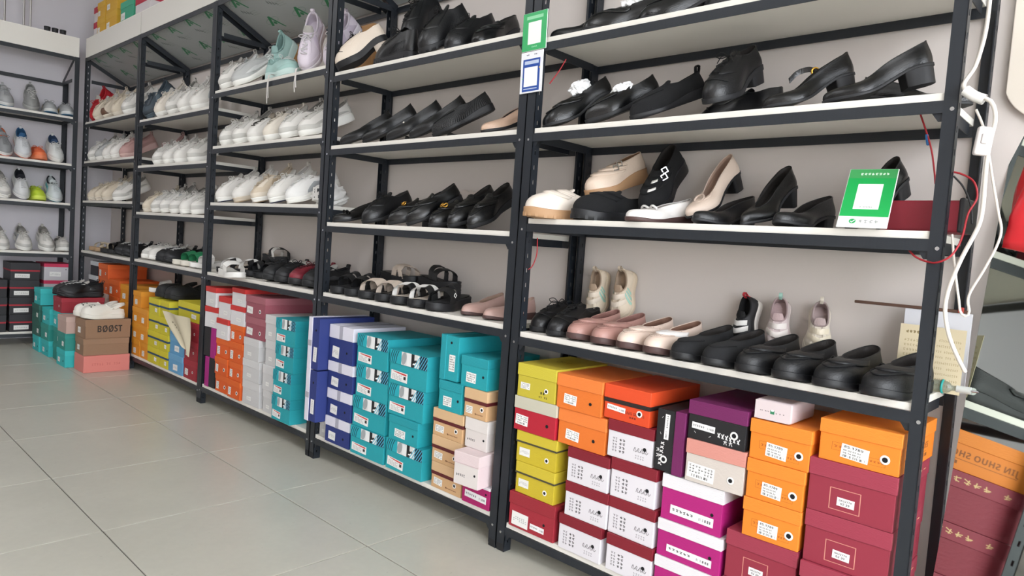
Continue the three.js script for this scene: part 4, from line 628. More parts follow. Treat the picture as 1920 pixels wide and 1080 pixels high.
// kind: body, lid colours, lid share of the height, label [u, v, w, h, print, tilt], hole [u, v, r, ring], print on the front, band
const K = {
  yellow: { d: 'yellow shoe box', body: '#c2b238', lid: '#cabb3c', lh: .36, label: [-.28, .42, .24, .26, 'rows', 0], hole: [.26, .4, 0.0053, 1], face: 'yellowFace', lidTop: 'yellowLid' },
  yellow2: { d: 'golden yellow shoe box', body: '#c6b02c', lid: '#cbb634', lh: .38, edge: '#4a4530', label: [-.28, .42, .26, .36, 'plain', 0], hole: [.27, .36, 0.0056, 1] },
  redIvory: { d: 'red shoe box with ivory lid', body: '#b31c31', lid: '#c4c0ae', lh: .36, label: [-.3, .38, .3, .4, 'grid', .06], hole: [.3, .42, 0.0056, 0] },
  darkRed: { d: 'worn dark red shoe box', body: '#9d2533', lid: '#962430', lh: .34, label: [-.24, .3, .36, .5, 'plain', .04], hole: [.28, .48, 0.0046, 0], label2: [.14, .22, .3, .2, 'strip', .05] },
  orangeP: { d: 'peach orange shoe box', body: '#e0742a', lid: '#e87e38', lh: .36, label: [-.18, .36, .28, .38, 'grid', .08], hole: [.26, .38, 0.0053, 0] },
  redOrange: { d: 'red-orange shoe box with black stripe', body: '#d9481f', lid: '#dd4c22', lh: .4, face: 'redOrangeFace', stripe: '#241917', label: [-.22, .42, .4, .22, 'strip', .06], hole: [.28, .44, 0.0062, 1] },
  white: { d: 'white shoe box with dark red lid', body: '#dbd7dc', lid: '#7e1626', lh: .3, face: 'whiteFace', hole: [.32, .5, 0.0056, 0] },
  black: { d: 'black shoe box with purple lid', body: '#1b1a1d', lid: '#6d1c56', lh: .36, face: 'blackFace', label: [-.22, .44, .4, .22, 'strip', .05], hole: [.3, .42, 0.0068, 2] },
  greyPink: { d: 'pale grey shoe box with salmon pink lid', body: '#c9bfb7', lid: '#cf8c80', lh: .34, label: [-.22, .3, .46, .46, 'grid', .06], hole: [.28, .32, 0.0062, 1] },
  magenta: { d: 'magenta shoe box with white lid', body: '#ab1872', lid: '#e0dde0', lh: .3, label: [.02, .28, .7, .24, 'strip', .03], hole: [.34, .5, 0.0046, 0] },
  orange: { d: 'bright orange shoe box', body: '#e58124', lid: '#e8852a', lh: .34, face: 'orangeFace', label: [-.04, .34, .34, .44, 'code', .1], hole: [.32, .4, 0.0068, 1] },
  pale: { d: 'small pale pink box with green emblem', body: '#d3c4c6', lid: null, face: 'paleFace', round: .008 },
  red: { d: 'crimson shoe box with gold outline', body: '#8d2a3c', lid: '#973447', lh: .32, face: 'redFace', label: [-.04, .34, .2, .2, 'n39', .03], side: 'redSide' },
  blue: { d: 'royal blue shoe box with white lid', body: '#243374', lid: '#dcdae6', lh: .36, ribbon: '#a9a7b4', label: [-.2, .34, .28, .42, 'plain', .08], hole: [.26, .38, 0.0053, 0] },
  teal: { d: 'teal shoe box with striped printed lid', body: '#1f9ca6', lid: '#1e97a2', lh: .4, lidPrint: 'tealLid', label: [-.22, .32, .44, .4, 'redhead', .06] },
  tealPlain: { d: 'plain teal shoe box', body: '#1f9ca6', lid: '#1e97a2', lh: .3, label: [-.1, .36, .36, .4, 'rows', .04], hole: [.34, .5, 0.0050, 0] },
  tan: { d: 'tan shoe box with dark red band', body: '#cfa67a', lid: '#d6b188', lh: .36, face: 'tanFace', stripe: '#5e1a1d', label: [-.26, .3, .28, .34, 'rows', .08], hole: [.28, .46, 0.0056, 1] },
  ivory: { d: 'ivory shoe box', body: '#d8d0cc', lid: '#ddd6d2', lh: .4, face: 'ivoryFace', hole: [.34, .5, 0.0043, 0] },
  ivoryPink: { d: 'ivory and pink shoe box turned askew', body: '#dbc6c8', lid: '#dcc9ca', lh: .34, face: 'ivoryFace', hole: [.34, .5, 0.0043, 0] },
  magentaLow: { d: 'low magenta shoe box', body: '#a81862', lid: '#dcd5da', lh: .12, label: [0, .36, .76, .3, 'strip', .04], hole: [.36, .66, 0.0037, 0] },
  redLid: { d: 'white shoe box with bright red lid', body: '#d9d7d8', lid: '#c8322f', lh: .26, label: [.1, .3, .3, .2, 'plain', 0] },
  sideBlack: { d: 'black and magenta shoe box standing on end', body: '#1b1a1d', lid: '#a5187a', lh: .4 },
  orangeN: { d: 'orange shoe box with white tags', body: '#d85a1a', lid: '#dd6320', lh: .3, label: [-.3, .4, .2, .52, 'rows', .04], hole: [.26, .42, 0.0068, 1] },
  mauve: { d: 'mauve shoe box with white eyelet', body: '#96505c', lid: '#a2606a', lh: .32, label: [-.28, .36, .3, .42, 'plain', .04], hole: [.24, .36, 0.0068, 1] },
  plainW: { d: 'plain light grey shoe box', body: '#c9c8c8', lid: '#d0cfcf', lh: .34, label: [-.1, .3, .24, .2, 'plain', 0] },
  amber: { d: 'amber shoe box', body: '#dd8f22', lid: '#e09628', lh: .3, label: [-.1, .34, .3, .4, 'rows', 0] },
  lemon: { d: 'lemon yellow shoe box with navy stripe', body: '#c9bd2a', lid: '#d2c530', lh: .34, stripe: '#24496b', label: [.22, .36, .2, .3, 'plain', .1] },
  sky: { d: 'sky blue shoe box', body: '#5f9cc6', lid: '#69a5cd', lh: .32, label: [0, .36, .3, .4, 'plain', 0] },
  crimson: { d: 'small crimson shoe box', body: '#97202f', lid: '#a02837', lh: .3, label: [-.26, .4, .24, .4, 'rows', 0], hole: [.2, .5, 0.0050, 1] },
  brown: { d: 'brown cardboard shoe box', body: '#8f6f56', lid: '#94745b', lh: .34, label: [-.1, .5, .26, .4, 'plain', 0] },
  salmon: { d: 'salmon pink shoe box', body: '#d67f76', lid: null, sideP: 'pinkSide' },
  dkGreen: { d: 'dark green shoe box', body: '#1f5a50', lid: '#226156', lh: .32, label: [.26, .4, .2, .34, 'plain', .1] },
  turq: { d: 'turquoise shoe box', body: '#2fb3b5', lid: '#35bbbc', lh: .3, label: [-.2, .4, .24, .34, 'plain', .1], hole: [.28, .4, 0.0056, 0] },
  greenTeal: { d: 'green-teal shoe box', body: '#238a80', lid: '#278f85', lh: .3, label: [.2, .4, .22, .34, 'plain', .1] },
  blush: { d: 'blush beige shoe box', body: '#bda196', lid: '#c3a89d', lh: .3 },
  blackRed: { d: 'black shoe box with red-edged lid', body: '#26262a', lid: '#2b2b30', lh: .4, stripe: '#b02b3a', label: [-.1, .32, .5, .36, 'plain', 0] },
  greyPinkLid: { d: 'light grey shoe box with hot pink lid', body: '#c3bfc4', lid: '#c92f56', lh: .2, label: [-.1, .4, .4, .3, 'plain', 0], hole: [.28, .72, 0.0037, 0] },
  black2: { d: 'black shoe box with white top edge', body: '#22242a', lid: '#c9c9cc', lh: .3 },
  yellowTop: { d: 'golden yellow shoe box with white tag', body: '#d9a832', lid: '#dcae38', lh: .34, label: [-.28, .4, .26, .4, 'plain', 0] },
  redWhite: { d: 'red and white shoe box', body: '#d8d2d4', lid: '#b82a42', lh: .4 },
  greenTop: { d: 'mint green shoe box', body: '#3fa583', lid: '#46ad8b', lh: .3, label: [-.3, .4, .3, .4, 'plain', 0] },
};
const boxOut = [];
function shoeBox(kind, x0, x1, y, h, zf, where, o = {}) {
  const k = K[kind], w = x1 - x0, d = o.d || .285, g = thing('shoe_box', '', 'shoe box');
  // built upright at the origin: front face looks to +z, base on y = 0
  const b = new THREE.Group(); const W = o.end ? h : w, H = o.end ? w : h;
  const lh = k.lid ? H * k.lh : 0, inset = k.lid ? .0022 : 0, tmp = g;
  const put = (name, geo, mat, par = g, lab) => { if (o.end) { geo.translate(0, -H / 2, 0).rotateZ(o.end * PI / 2).translate(0, W / 2, 0); } return part(par, name, geo, mat, lab); };
  const body = put('box_body', rbox(W - inset * 2, H - (k.lid ? .0015 : 0) - .0002, d - inset * 2, k.round || .0012, 0, (H - (k.lid ? .0015 : 0)) / 2, 0, 1), card(k.body));
  const bh = H - lh, fz = d / 2 - inset;
  if (k.face) put('printed_face', box(W - inset * 2 - .004, bh - .006, .0006, 0, bh / 2, fz + .0001), P[k.face], body);
  if (k.lid) {
    const lid = put('lid', rbox(W, lh, d, .0014, 0, H - lh / 2, 0, 1), card(k.lid));
    if (k.lidPrint) put('printed_band', box(W - .003, lh - .003, .0006, 0, H - lh / 2, d / 2 + .0001), P[k.lidPrint], lid);
    if (k.lidTop) put('printed_top', box(W - .004, .0006, d - .004, 0, H + .0001, 0), P[k.lidTop], lid);
    if (k.ribbon) put('ribbon', mergeGeometries([box(.026, lh, .0008, 0, H - lh / 2, d / 2 + .0002), box(.026, .0008, d, 0, H + .0002, 0)]), card(k.ribbon), lid);
    if (k.edge) put('lid_edge', box(W + .0008, .006, d + .0008, 0, bh + .003, 0), card(k.edge), lid);
    if (k.side) put('printed_side', box(.0006, lh - .004, d - .01, W / 2 + .0001, H - lh / 2, 0), P[k.side], lid);
  }
  if (k.stripe) put('stripe', box(W - .002, .012, d - .001, 0, bh - .007, 0), card(k.stripe), body);
  if (kind === 'orange' && o.side) put('printed_side', box(.0006, bh - .006, d - .02, W / 2 - inset + .0002, bh / 2, 0), P.orangeSide, body);
  if (o.boost) put('printed_side', box(.0006, H - .01, d - .01, W / 2 + .0003, H / 2, 0), P.boost, body);
  if (k.sideP) put('printed_side', box(.0006, H - .006, d - .006, W / 2 + .0001, H / 2, 0), P[k.sideP], body);
  for (const [nm, q] of [['label_sticker', k.label], ['label_sticker', k.label2]]) if (q && !o.noLabel) put(nm, box(W * q[2], bh * q[3] * 1.15, .0006).rotateZ(-(q[5] || 0) * .5 + rr(-.03, .03)).translate(W * q[0], bh * q[1] + .008, fz + .0009), LBL[q[4]], body);
  if (k.hole) { const [u, v, r, ring] = k.hole, cx = W * u, cy = Math.min(bh * (v + .1), bh - r - .004); put('finger_hole_disc', new THREE.CylinderGeometry(r, r, .001, 20).rotateX(PI / 2).translate(cx, cy, fz + .0008), holeShadeM, body); if (ring) put('eyelet', new THREE.TorusGeometry(r * 1.25, r * .38, 8, 24).scale(1, 1, .35).translate(cx, cy, fz + .001), ringM, body); }
  g.position.set((x0 + x1) / 2, y, zf - d / 2); if (o.turn) g.rotation.y = rad(o.turn);
  if (o.rot90) { g.rotation.y = PI / 2 + rad(o.turn || 0); }
  boxOut.push({ g, d: o.desc || k.d, where, y });
  return g;
}
// a stack: list of [kind, x0, x1, h, options] from the bottom up
function stack(y, zf, where, list) { for (const [k, a, b, h, o = {}] of list) { shoeBox(k, a, b, y, h - .0006, zf + (o.dz ?? rr(-.006, .004)), where, { turn: rr(-1, 1), ...o }); y += h; } return y; }
function labelBoxes() {
  const by = new Map(); for (const b of boxOut) { const k = b.d + b.where; if (!by.has(k)) by.set(k, []); by.get(k).push(b); }
  for (const l of by.values()) { l.sort((a, b) => b.y - a.y); l.forEach((b, i) => { const o = l.length > 1 ? (i === 0 ? 'top ' : i === l.length - 1 ? 'bottom ' : ORD[i] + ' ') : ''; b.g.userData.label = `${o}${b.d}, ${b.where}`; b.g.userData.group = 'shoe boxes stacked under the racks'; }); }
}
stack(.106, .002, 'leftmost stack of the nearest rack', [['darkRed', .012, .214, .122], ['yellow2', .03, .205, .108], ['yellow2', .022, .199, .107], ['redIvory', .006, .192, .117], ['yellow', .012, .182, .114]]);
stack(.106, .002, 'second stack of the nearest rack', [['white', .236, .406, .114], ['white', .25, .417, .111], ['white', .25, .411, .111], ['orangeP', .198, .388, .115], ['orangeP', .186, .366, .112]]);
stack(.106, .002, 'third stack of the nearest rack', [['white', .424, .586, .113], ['white', .42, .584, .112], ['white', .415, .574, .119], ['white', .393, .555, .114], ['redOrange', .372, .538, .105]]);
{ const w = 'magenta stack of the nearest rack'; let y = stack(.106, .002, w, [['magenta', .592, .788, .106], ['magenta', .592, .79, .107], ['magenta', .592, .78, .131]]);
  shoeBox('black', .561, .652, y + .0015, .182, .0, w, { end: -1, d: .28, desc: 'black shoe box with purple lid standing on end' }); stack(y + .0015, .002, w, [['greyPink', .66, .832, .118], ['black', .66, .832, .108]]); }
stack(.106, .002, 'stack right of the magenta boxes', [['red', .797, .986, .12], ['red', .799, .988, .13], ['orange', .836, .986, .102], ['orange', .84, .99, .103], ['orange', .84, .998, .104], ['pale', .842, .938, .054, { d: .17 }]]);
stack(.106, .004, 'rightmost stack beside the mirror', [['red', .996, 1.188, .114], ['red', .996, 1.19, .125], ['red', .995, 1.19, .129], ['red', .995, 1.192, .13], ['orange', 1.012, 1.194, .1, { side: true, turn: -1, d: .3 }]]);
stack(.118, .012, 'blue stack of the loafer rack', [['blue', -1.152, -.96, .119], ['blue', -1.15, -.955, .128], ['blue', -1.15, -.95, .126], ['blue', -1.15, -.958, .166]]);
{ const w = 'at the left end of the loafer rack'; shoeBox('blue', -1.247, -1.157, .2, .24, .062, w, { end: 1, d: .3, desc: 'lower royal blue box standing on end' }); shoeBox('blue', -1.247, -1.157, .4405, .24, .062, w, { end: 1, d: .3, desc: 'upper royal blue box standing on end' }); shoeBox('plainW', -1.247, -1.157, .118, .0815, -.02, w, { desc: 'low grey box under the upright blue boxes' }); }
stack(.118, .012, 'first teal stack of the loafer rack', [['teal', -.945, -.705, .122], ['teal', -.945, -.708, .133], ['teal', -.933, -.706, .137], ['teal', -.93, -.706, .135]]);
stack(.118, .012, 'second teal stack of the loafer rack', [['teal', -.69, -.455, .128], ['tealPlain', -.672, -.485, .1, { desc: 'plain teal box turned upside down' }], ['teal', -.696, -.466, .128], ['teal', -.694, -.452, .14]]);
{ const w = 'tan stack of the loafer rack', y = stack(.118, .004, w, [['tan', -.408, -.236, .102], ['tan', -.412, -.246, .103], ['tan', -.414, -.243, .105], ['tealPlain', -.39, -.258, .113]]); shoeBox('tealPlain', -.396, -.296, y + .001, .173, 0, w, { end: 1, d: .28, desc: 'plain teal box standing on end' }); }
stack(.118, .004, 'right-hand stack of the loafer rack', [['magentaLow', -.228, -.084, .083], ['ivoryPink', -.226, -.106, .12, { dz: .055, d: .27, turn: 5 }], ['ivory', -.235, -.118, .111], ['tan', -.246, -.126, .107, { desc: 'narrow tan shoe box with dark red band' }], ['tealPlain', -.28, -.14, .115, { desc: 'plain teal shoe box with dark finger hole' }]]);
{ const w = 'left end of the white-sneaker rack'; shoeBox('sideBlack', -2.48, -2.352, .119, .176, .0, w, { end: 1, d: .29, desc: 'lower black and magenta box standing on end' }); shoeBox('sideBlack', -2.51, -2.355, .2955, .174, .0, w, { end: -1, d: .29, desc: 'upper black and magenta box standing on end' }); stack(.4705, 0, w, [['redLid', -2.51, -2.352, .122, { turn: 4 }], ['redLid', -2.508, -2.35, .115, { turn: -3 }]]); }
stack(.119, .004, 'first orange stack of the white-sneaker rack', [['orangeN', -2.338, -2.176, .1], ['orangeN', -2.34, -2.176, .1], ['orangeN', -2.342, -2.178, .107], ['redLid', -2.338, -2.184, .115], ['redLid', -2.33, -2.182, .126]]);
stack(.119, .004, 'second orange stack of the white-sneaker rack', [['orangeN', -2.166, -2.012, .1], ['orangeN', -2.166, -2.01, .1], ['orangeN', -2.168, -2.01, .112], ['orangeN', -2.17, -2.012, .095], ['redLid', -2.176, -2.012, .107], ['redLid', -2.17, -2.01, .098]]);
stack(.119, .004, 'stack topped by mauve boxes', [['plainW', -2.0, -1.808, .13], ['plainW', -1.998, -1.812, .115], ['plainW', -1.998, -1.822, .115], ['mauve', -1.998, -1.778, .115], ['mauve', -1.998, -1.782, .112]]);
stack(.119, .004, 'grey stack beside the teal boxes', [['plainW', -1.768, -1.628, .118], ['plainW', -1.766, -1.63, .13], ['plainW', -1.766, -1.632, .13], ['plainW', -1.77, -1.636, .13]]);
stack(.119, .03, 'teal stack of the white-sneaker rack', [['teal', -1.618, -1.437, .122], ['teal', -1.616, -1.434, .13], ['teal', -1.614, -1.43, .13], ['teal', -1.616, -1.43, .13]]);
stack(.111, .0, 'first amber stack by the corner rack', [['amber', -3.724, -3.568, .115], ['amber', -3.722, -3.566, .115], ['amber', -3.722, -3.57, .115], ['amber', -3.724, -3.572, .112]]);
stack(.111, .0, 'second amber stack by the yellow boxes', [['amber', -3.56, -3.41, .115], ['amber', -3.56, -3.412, .115], ['amber', -3.56, -3.41, .115]]);
stack(.111, .0, 'first lemon stack below the black clogs', [['lemon', -3.4, -3.205, .11], ['lemon', -3.4, -3.205, .11], ['lemon', -3.402, -3.21, .11], ['lemon', -3.402, -3.21, .11]]);
stack(.111, .0, 'second lemon stack below the black clogs', [['lemon', -3.196, -3.046, .11], ['lemon', -3.196, -3.045, .11], ['lemon', -3.198, -3.045, .11], ['lemon', -3.198, -3.048, .11]]);
stack(.111, .0, 'sky blue stack behind the cloth bag', [['sky', -3.035, -2.81, .12], ['sky', -3.035, -2.806, .117], ['sky', -3.03, -2.812, .115]]);
{ const y = stack(.111, .0, 'crimson stack behind the cloth bag', [['crimson', -2.8, -2.6, .12], ['crimson', -2.8, -2.602, .117], ['crimson', -2.8, -2.602, .115]]); stack(y, -.01, 'on the crimson and sky blue stacks', [['lemon', -2.95, -2.605, .115, { desc: 'wide lemon yellow box with navy stripe' }]]); }
stack(.11, -.02, 'stack in the corner rack, dark boxes', [['blackRed', -4.82, -4.62, .13], ['dkGreen', -4.82, -4.62, .12], ['black2', -4.8, -4.6, .115], ['black2', -4.8, -4.6, .12], ['black2', -4.78, -4.585, .115]]);
stack(.11, -.02, 'orange stack in the corner rack', [['dkGreen', -4.57, -4.36, .13], ['dkGreen', -4.57, -4.36, .12], ['blush', -4.56, -4.36, .115], ['orangeN', -4.57, -4.33, .115, { noLabel: true }], ['orangeN', -4.57, -4.33, .115]]);
stack(.11, -.02, 'stack near the corner rack\'s right post', [['blush', -4.3, -4.08, .13], ['dkGreen', -4.3, -4.08, .12], ['orangeN', -4.28, -4.08, .115, { noLabel: true }], ['orangeN', -4.3, -4.06, .125, { desc: 'tall orange shoe box' }]]);
stack(.11, -.01, 'rightmost stack in the corner rack', [['amber', -4.03, -3.83, .12], ['amber', -4.03, -3.83, .12], ['amber', -4.02, -3.82, .115], ['amber', -4.03, -3.825, .12]]);
// stacks on the floor in front of the corner
stack(.0005, .305, 'in the floor stack below the white clogs', [['salmon', -3.888, -3.688, .117, { d: .29, dz: 0, turn: 1 }], ['brown', -3.892, -3.69, .117, { d: .285, dz: 0, turn: -1, desc: 'plain brown cardboard shoe box' }], ['brown', -3.89, -3.686, .131, { d: .288, dz: 0, turn: 2, boost: true, desc: 'brown cardboard box printed BØØST' }]]);
stack(.0005, .36, 'floor stack beside the brown boxes', [['turq', -4.125, -3.925, .12, { d: .3 }], ['greenTeal', -4.13, -3.93, .12, { d: .3 }], ['blush', -4.12, -3.92, .118, { d: .3 }]]);
stack(.0005, .33, 'floor stack under the black running shoes', [['greenTeal', -4.35, -4.15, .12, { d: .29 }], ['greenTeal', -4.355, -4.15, .12, { d: .29 }], ['turq', -4.35, -4.15, .118, { d: .29 }], ['crimson', -4.36, -4.145, .11, { d: .28, noLabel: true, desc: 'wine red shoe box' }]]);
stack(.0005, .35, 'third floor stack from the brown boxes', [['turq', -4.58, -4.38, .12, { d: .3 }], ['greenTeal', -4.585, -4.385, .12, { d: .3 }], ['turq', -4.58, -4.38, .12, { d: .3 }]]);
stack(.0005, .36, 'floor stack nearest the end wall', [['turq', -4.82, -4.62, .12, { d: .3 }], ['dkGreen', -4.83, -4.62, .125, { d: .3 }], ['dkGreen', -4.82, -4.61, .12, { d: .3 }], ['turq', -4.8, -4.6, .125, { d: .29, desc: 'bright turquoise shoe box on top' }]]);
// end-wall rack
for (const [z, list] of [[.36, ['blackRed', 'blackRed', 'blackRed', 'blackRed']], [.135, ['blackRed', 'blackRed', 'greyPinkLid', 'greyPinkLid']], [.58, ['blackRed', 'blackRed', 'blackRed']]]) { let y = .103; for (const k of list) { const g = shoeBox(k, -.1, .1, y, .138, 0, z > .5 ? 'far left stack of the end-wall rack' : z > .3 ? 'black stack, end-wall rack' : 'corner end of the end-wall rack', { rot90: true, turn: rr(-2, 2) }); g.position.set(-5.055 - .1425, y, z); y += .1388; } }
// boxes on top of the racks
{ let z = -.12; for (const [k, x0, x1, y, h] of [['redWhite', -4.94, -4.86, 2.5175, .12], ['redWhite', -4.94, -4.86, 2.6385, .12], ['yellowTop', -4.85, -4.66, 2.5175, .13], ['yellowTop', -4.85, -4.66, 2.6485, .13], ['yellowTop', -4.64, -4.38, 2.5175, .14], ['yellowTop', -4.64, -4.38, 2.6585, .14], ['greenTop', -4.30, -4.02, 2.5175, .16], ['redWhite', -3.98, -3.7, 2.5175, .14]]) shoeBox(k, x0, x1, y, h - .001, -.03, 'on top of the corner rack', { d: .28, desc: (x0 < -4.6 ? '' : x0 < -4.35 ? 'wide ' : '') + K[k].d + (x0 > -4 ? ' beside the mint box' : '') });
}
labelBoxes();
const WIRE = {thick: [[1.247, 1.708, -0.100], [1.249, 1.609, -0.080], [1.242, 1.536, -0.060], [1.238, 1.469, 0.012], [1.260, 1.452, 0.014], [1.289, 1.436, 0.014], [1.300, 1.403, 0.012], [1.295, 1.360, 0.005], [1.293, 1.315, 0.010], [1.294, 1.260, 0.010], [1.295, 1.215, 0.010], [1.292, 1.181, 0.010], [1.265, 1.101, 0.010], [1.249, 1.036, 0.010], [1.247, 0.995, 0.010], [1.258, 0.938, 0.000], [1.282, 0.883, -0.010], [1.291, 0.864, -0.020]], thin: [[1.262, 1.424, 0.000], [1.277, 1.390, 0.000], [1.291, 1.339, 0.000], [1.306, 1.272, 0.000], [1.322, 1.205, 0.000], [1.330, 1.172, 0.000], [1.327, 1.144, 0.000], [1.308, 1.087, 0.000], [1.287, 1.034, 0.000], [1.285, 1.017, 0.000], [1.290, 0.994, 0.000], [1.286, 0.984, 0.000], [1.276, 0.989, 0.000], [1.268, 1.021, 0.000], [1.254, 1.089, 0.000], [1.239, 1.159, -0.020]], tape: [[1.241, 1.464, 0.014], [1.258, 1.450, 0.014], [1.278, 1.440, 0.014]], red1: [[1.156, 1.123, -0.020], [1.173, 1.107, -0.010], [1.198, 1.097, 0.000], [1.222, 1.095, 0.015], [1.246, 1.108, 0.020], [1.258, 1.132, 0.010], [1.263, 1.158, 0.000], [1.265, 1.206, -0.020], [1.276, 1.241, -0.030], [1.266, 1.276, -0.030], [1.240, 1.293, -0.030], [1.225, 1.297, -0.030]], red2: [[1.137, 1.441, -0.080], [1.154, 1.399, -0.075], [1.170, 1.355, -0.070], [1.183, 1.304, -0.060], [1.188, 1.274, -0.060]], blk: [[1.228, 1.288, -0.030], [1.247, 1.265, -0.035], [1.265, 1.224, -0.035], [1.272, 1.184, -0.030]], sw: [1.283, 1.353, 0.020], crimp: [1.159, 1.378, -0.075] };
// ------------------------------------------------------------------ more footwear standing on boxes
function shoeAt(k, x, y, z, yaw, label, group, pitch = 0) { const g = shoe(k, 'top', x, z, yaw, pitch, { y0: y }); shoesOut.pop(); g.userData = { label, category: sty[k].name, group }; return g; }
shoeAt('clogW', -3.734, .3665, .312, 2, 'white foam clog on the BØØST box, nearer the amber boxes', 'white clogs'); shoeAt('clogW', -3.868, .3665, .322, -2, 'white foam clog on the BØØST box, nearer the corner', 'white clogs');
shoeAt('sn_bkr', -4.312, .4705, .345, 0, 'black running shoe on the wine red box, nearer the end wall', 'black running shoes on boxes'); shoeAt('sn_bkr', -4.194, .4705, .345, 0, 'black running shoe on the wine red box, nearer the clogs', 'black running shoes on boxes');
shoeAt('clogB', -3.30, .553, -.01, 4, 'black foam clog on the lemon boxes, nearer the amber boxes', 'black clogs'); shoeAt('clogB', -3.17, .553, -.02, -2, 'black foam clog on the lemon boxes, nearer the cloth bag', 'black clogs');
shoeAt('slideW', -3.485, .5685, -.03, 6, 'cream slide resting on the amber box stack', 'slides on boxes');
labelShoes();

// ------------------------------------------------------------------ payment signs
const payFace = (top, blue) => printMat(256, 400, (g, w, h) => {
  g.fillStyle = blue ? '#e9eaee' : '#17a24f'; g.fillRect(0, 0, w, h);
  if (blue) { scribble(g, 60, 16, 130, 28, 1, '#333a55', 4, 7); g.fillStyle = '#244a9a'; g.fillRect(26, 70, 204, 318); g.fillStyle = '#b9c6de'; g.fillRect(44, 88, 168, 34); g.fillStyle = '#eef0f2'; g.fillRect(44, 150, 160, 190); g.fillStyle = '#b9c6de'; g.fillRect(44, 358, 160, 10); g.fillStyle = '#d8b43c'; g.fillRect(218, 160, 14, 14); g.fillStyle = '#58b06a'; g.fillRect(22, 250, 12, 12); }
  else { g.fillStyle = '#3f9a57'; g.fillRect(0, 0, w, 66); scribble(g, 40, 20, 176, 30, 1, '#d5ead8', 5, 9); g.fillStyle = '#f2f4f0'; g.fillRect(62, 108, 134, 176); scribble(g, 96, 262, 66, 14, 1, '#6c726c', 2, 8); }
  if (top === 2) { g.fillStyle = '#f1f1ee'; g.fillRect(0, 334, w, 66); g.fillStyle = '#179a4c'; g.beginPath(); g.ellipse(76, 366, 18, 16, 0, 0, 7); g.fill(); g.strokeStyle = '#fff'; g.lineWidth = 5; g.beginPath(); g.moveTo(66, 366); g.lineTo(74, 373); g.lineTo(88, 358); g.stroke(); scribble(g, 104, 348, 110, 36, 1, '#8a8f8a', 4, 4); }
}, .3);
{ const t = thing('payment_sign', 'green payment stand sign with blank white square, leaning on nearest rack', 'sign', [1.062, 1.1655, .004]);
  const q = rbox(.108, .19, .004, .0018, 0, .095, 0); part(t, 'panel', q, M('#eef1ee', .3)); part(t, 'printed_face', box(.1045, .186, .0008, 0, .095, .0022), payFace(2)); t.rotation.set(-.66, rad(8), 0, 'YXZ'); t.position.z = .016; }
{ const t = thing('payment_card', 'green payment card fixed high on the double post', 'sign', [-.02, 1.725, .004]); part(t, 'panel', rbox(.108, .128, .003, .001, 0, .064, 0), M('#eef1ee', .3)); part(t, 'printed_face', box(.106, .126, .0008, 0, .064, .0018), printMat(256, 300, (g, w, h) => { g.fillStyle = '#3aa866'; g.fillRect(0, 0, w, h); g.fillStyle = '#8ed0a4'; g.fillRect(40, 26, 176, 26); g.fillStyle = '#eef2ee'; g.fillRect(60, 74, 140, 176); scribble(g, 104, 262, 60, 20, 1, '#bfe4cb', 3, 4); }, .3)); t.rotation.z = .02; }
{ const t = thing('payment_card', 'blue and white payment card below the green card', 'sign', [-.022, 1.585, .004]); part(t, 'panel', rbox(.098, .138, .003, .001, 0, .069, 0), M('#e9eaee', .3)); part(t, 'printed_face', box(.096, .136, .0008, 0, .069, .0018), payFace(0, true)); t.rotation.z = .02; }

// ------------------------------------------------------------------ mirror leaning on the wall beside the nearest rack
{
  const n = new V3(-.447, .156, .881).normalize(), t = thing('wall_mirror', 'large frameless mirror leaning on the wall beside nearest rack', 'mirror');
  const up = new V3(.04, 1.162, -.185); up.addScaledVector(n, -n.dot(up)).normalize(); const right = new V3().crossVectors(up, n);
  t.matrixAutoUpdate = true; t.quaternion.setFromRotationMatrix(new THREE.Matrix4().makeBasis(right, up, n));
  const p0 = new V3(1.244, .338, -.183), lo = up.clone().multiplyScalar(-.338 / up.y + .008); t.position.copy(p0).add(lo);
  const mm = M('#c9d0c8', .045, { metalness: 1, roughnessMap: null });
  part(t, 'glass', rbox(.62, 1.48, .004, .0015, .31, .74, -.0024), mm);
  part(t, 'backing', box(.616, 1.476, .004, .31, .74, -.0068), M('#6f6a62', .8));
}
{ const s = new THREE.Shape(); s.moveTo(0, .075); s.quadraticCurveTo(.02, .02, .085, 0); s.lineTo(.5, 0); s.lineTo(.5, 1.1); s.lineTo(0, 1.1); s.closePath();
  const t = thing('hanging_panel', 'round-cornered cream panel hung on the wall above the mirror', 'panel', [1.262, 1.452, -.3405]); part(t, 'sheet', new THREE.ExtrudeGeometry(s, { depth: .012, bevelEnabled: true, bevelSize: .002, bevelThickness: .002, bevelSegments: 2, curveSegments: 16 }), M('#d9d0c4', .7)); }
{ // red plastic bag hanging in front of the mirror
  const t = thing('plastic_bag', 'shiny red plastic bag hanging in front of the mirror', 'bag', [1.405, 1.12, -.06]);
  const g = grid(28, 16, (u, v) => { const a = u * 2 * PI, w = .075 * (1 - .55 * Math.pow(v, 2.2)), cr = 1 + .1 * Math.sin(a * 5 + v * 6) + .12 * (vn(u * 12 + 3, v * 9 + 3, 12) - .5), f = v === 0 ? 0 : 1; return new V3(Math.cos(a) * w * cr * f, v * .26, Math.sin(a) * w * .5 * cr * f); }, [1, 1], true);
  part(t, 'body', g, M('#c9232c', .3)); part(t, 'handle', tube([[-.03, .255, 0], [-.02, .33, 0], [0, .36, 0], [.02, .33, 0], [.03, .255, 0]], .004, 20, 6), M('#c9232c', .3));
}
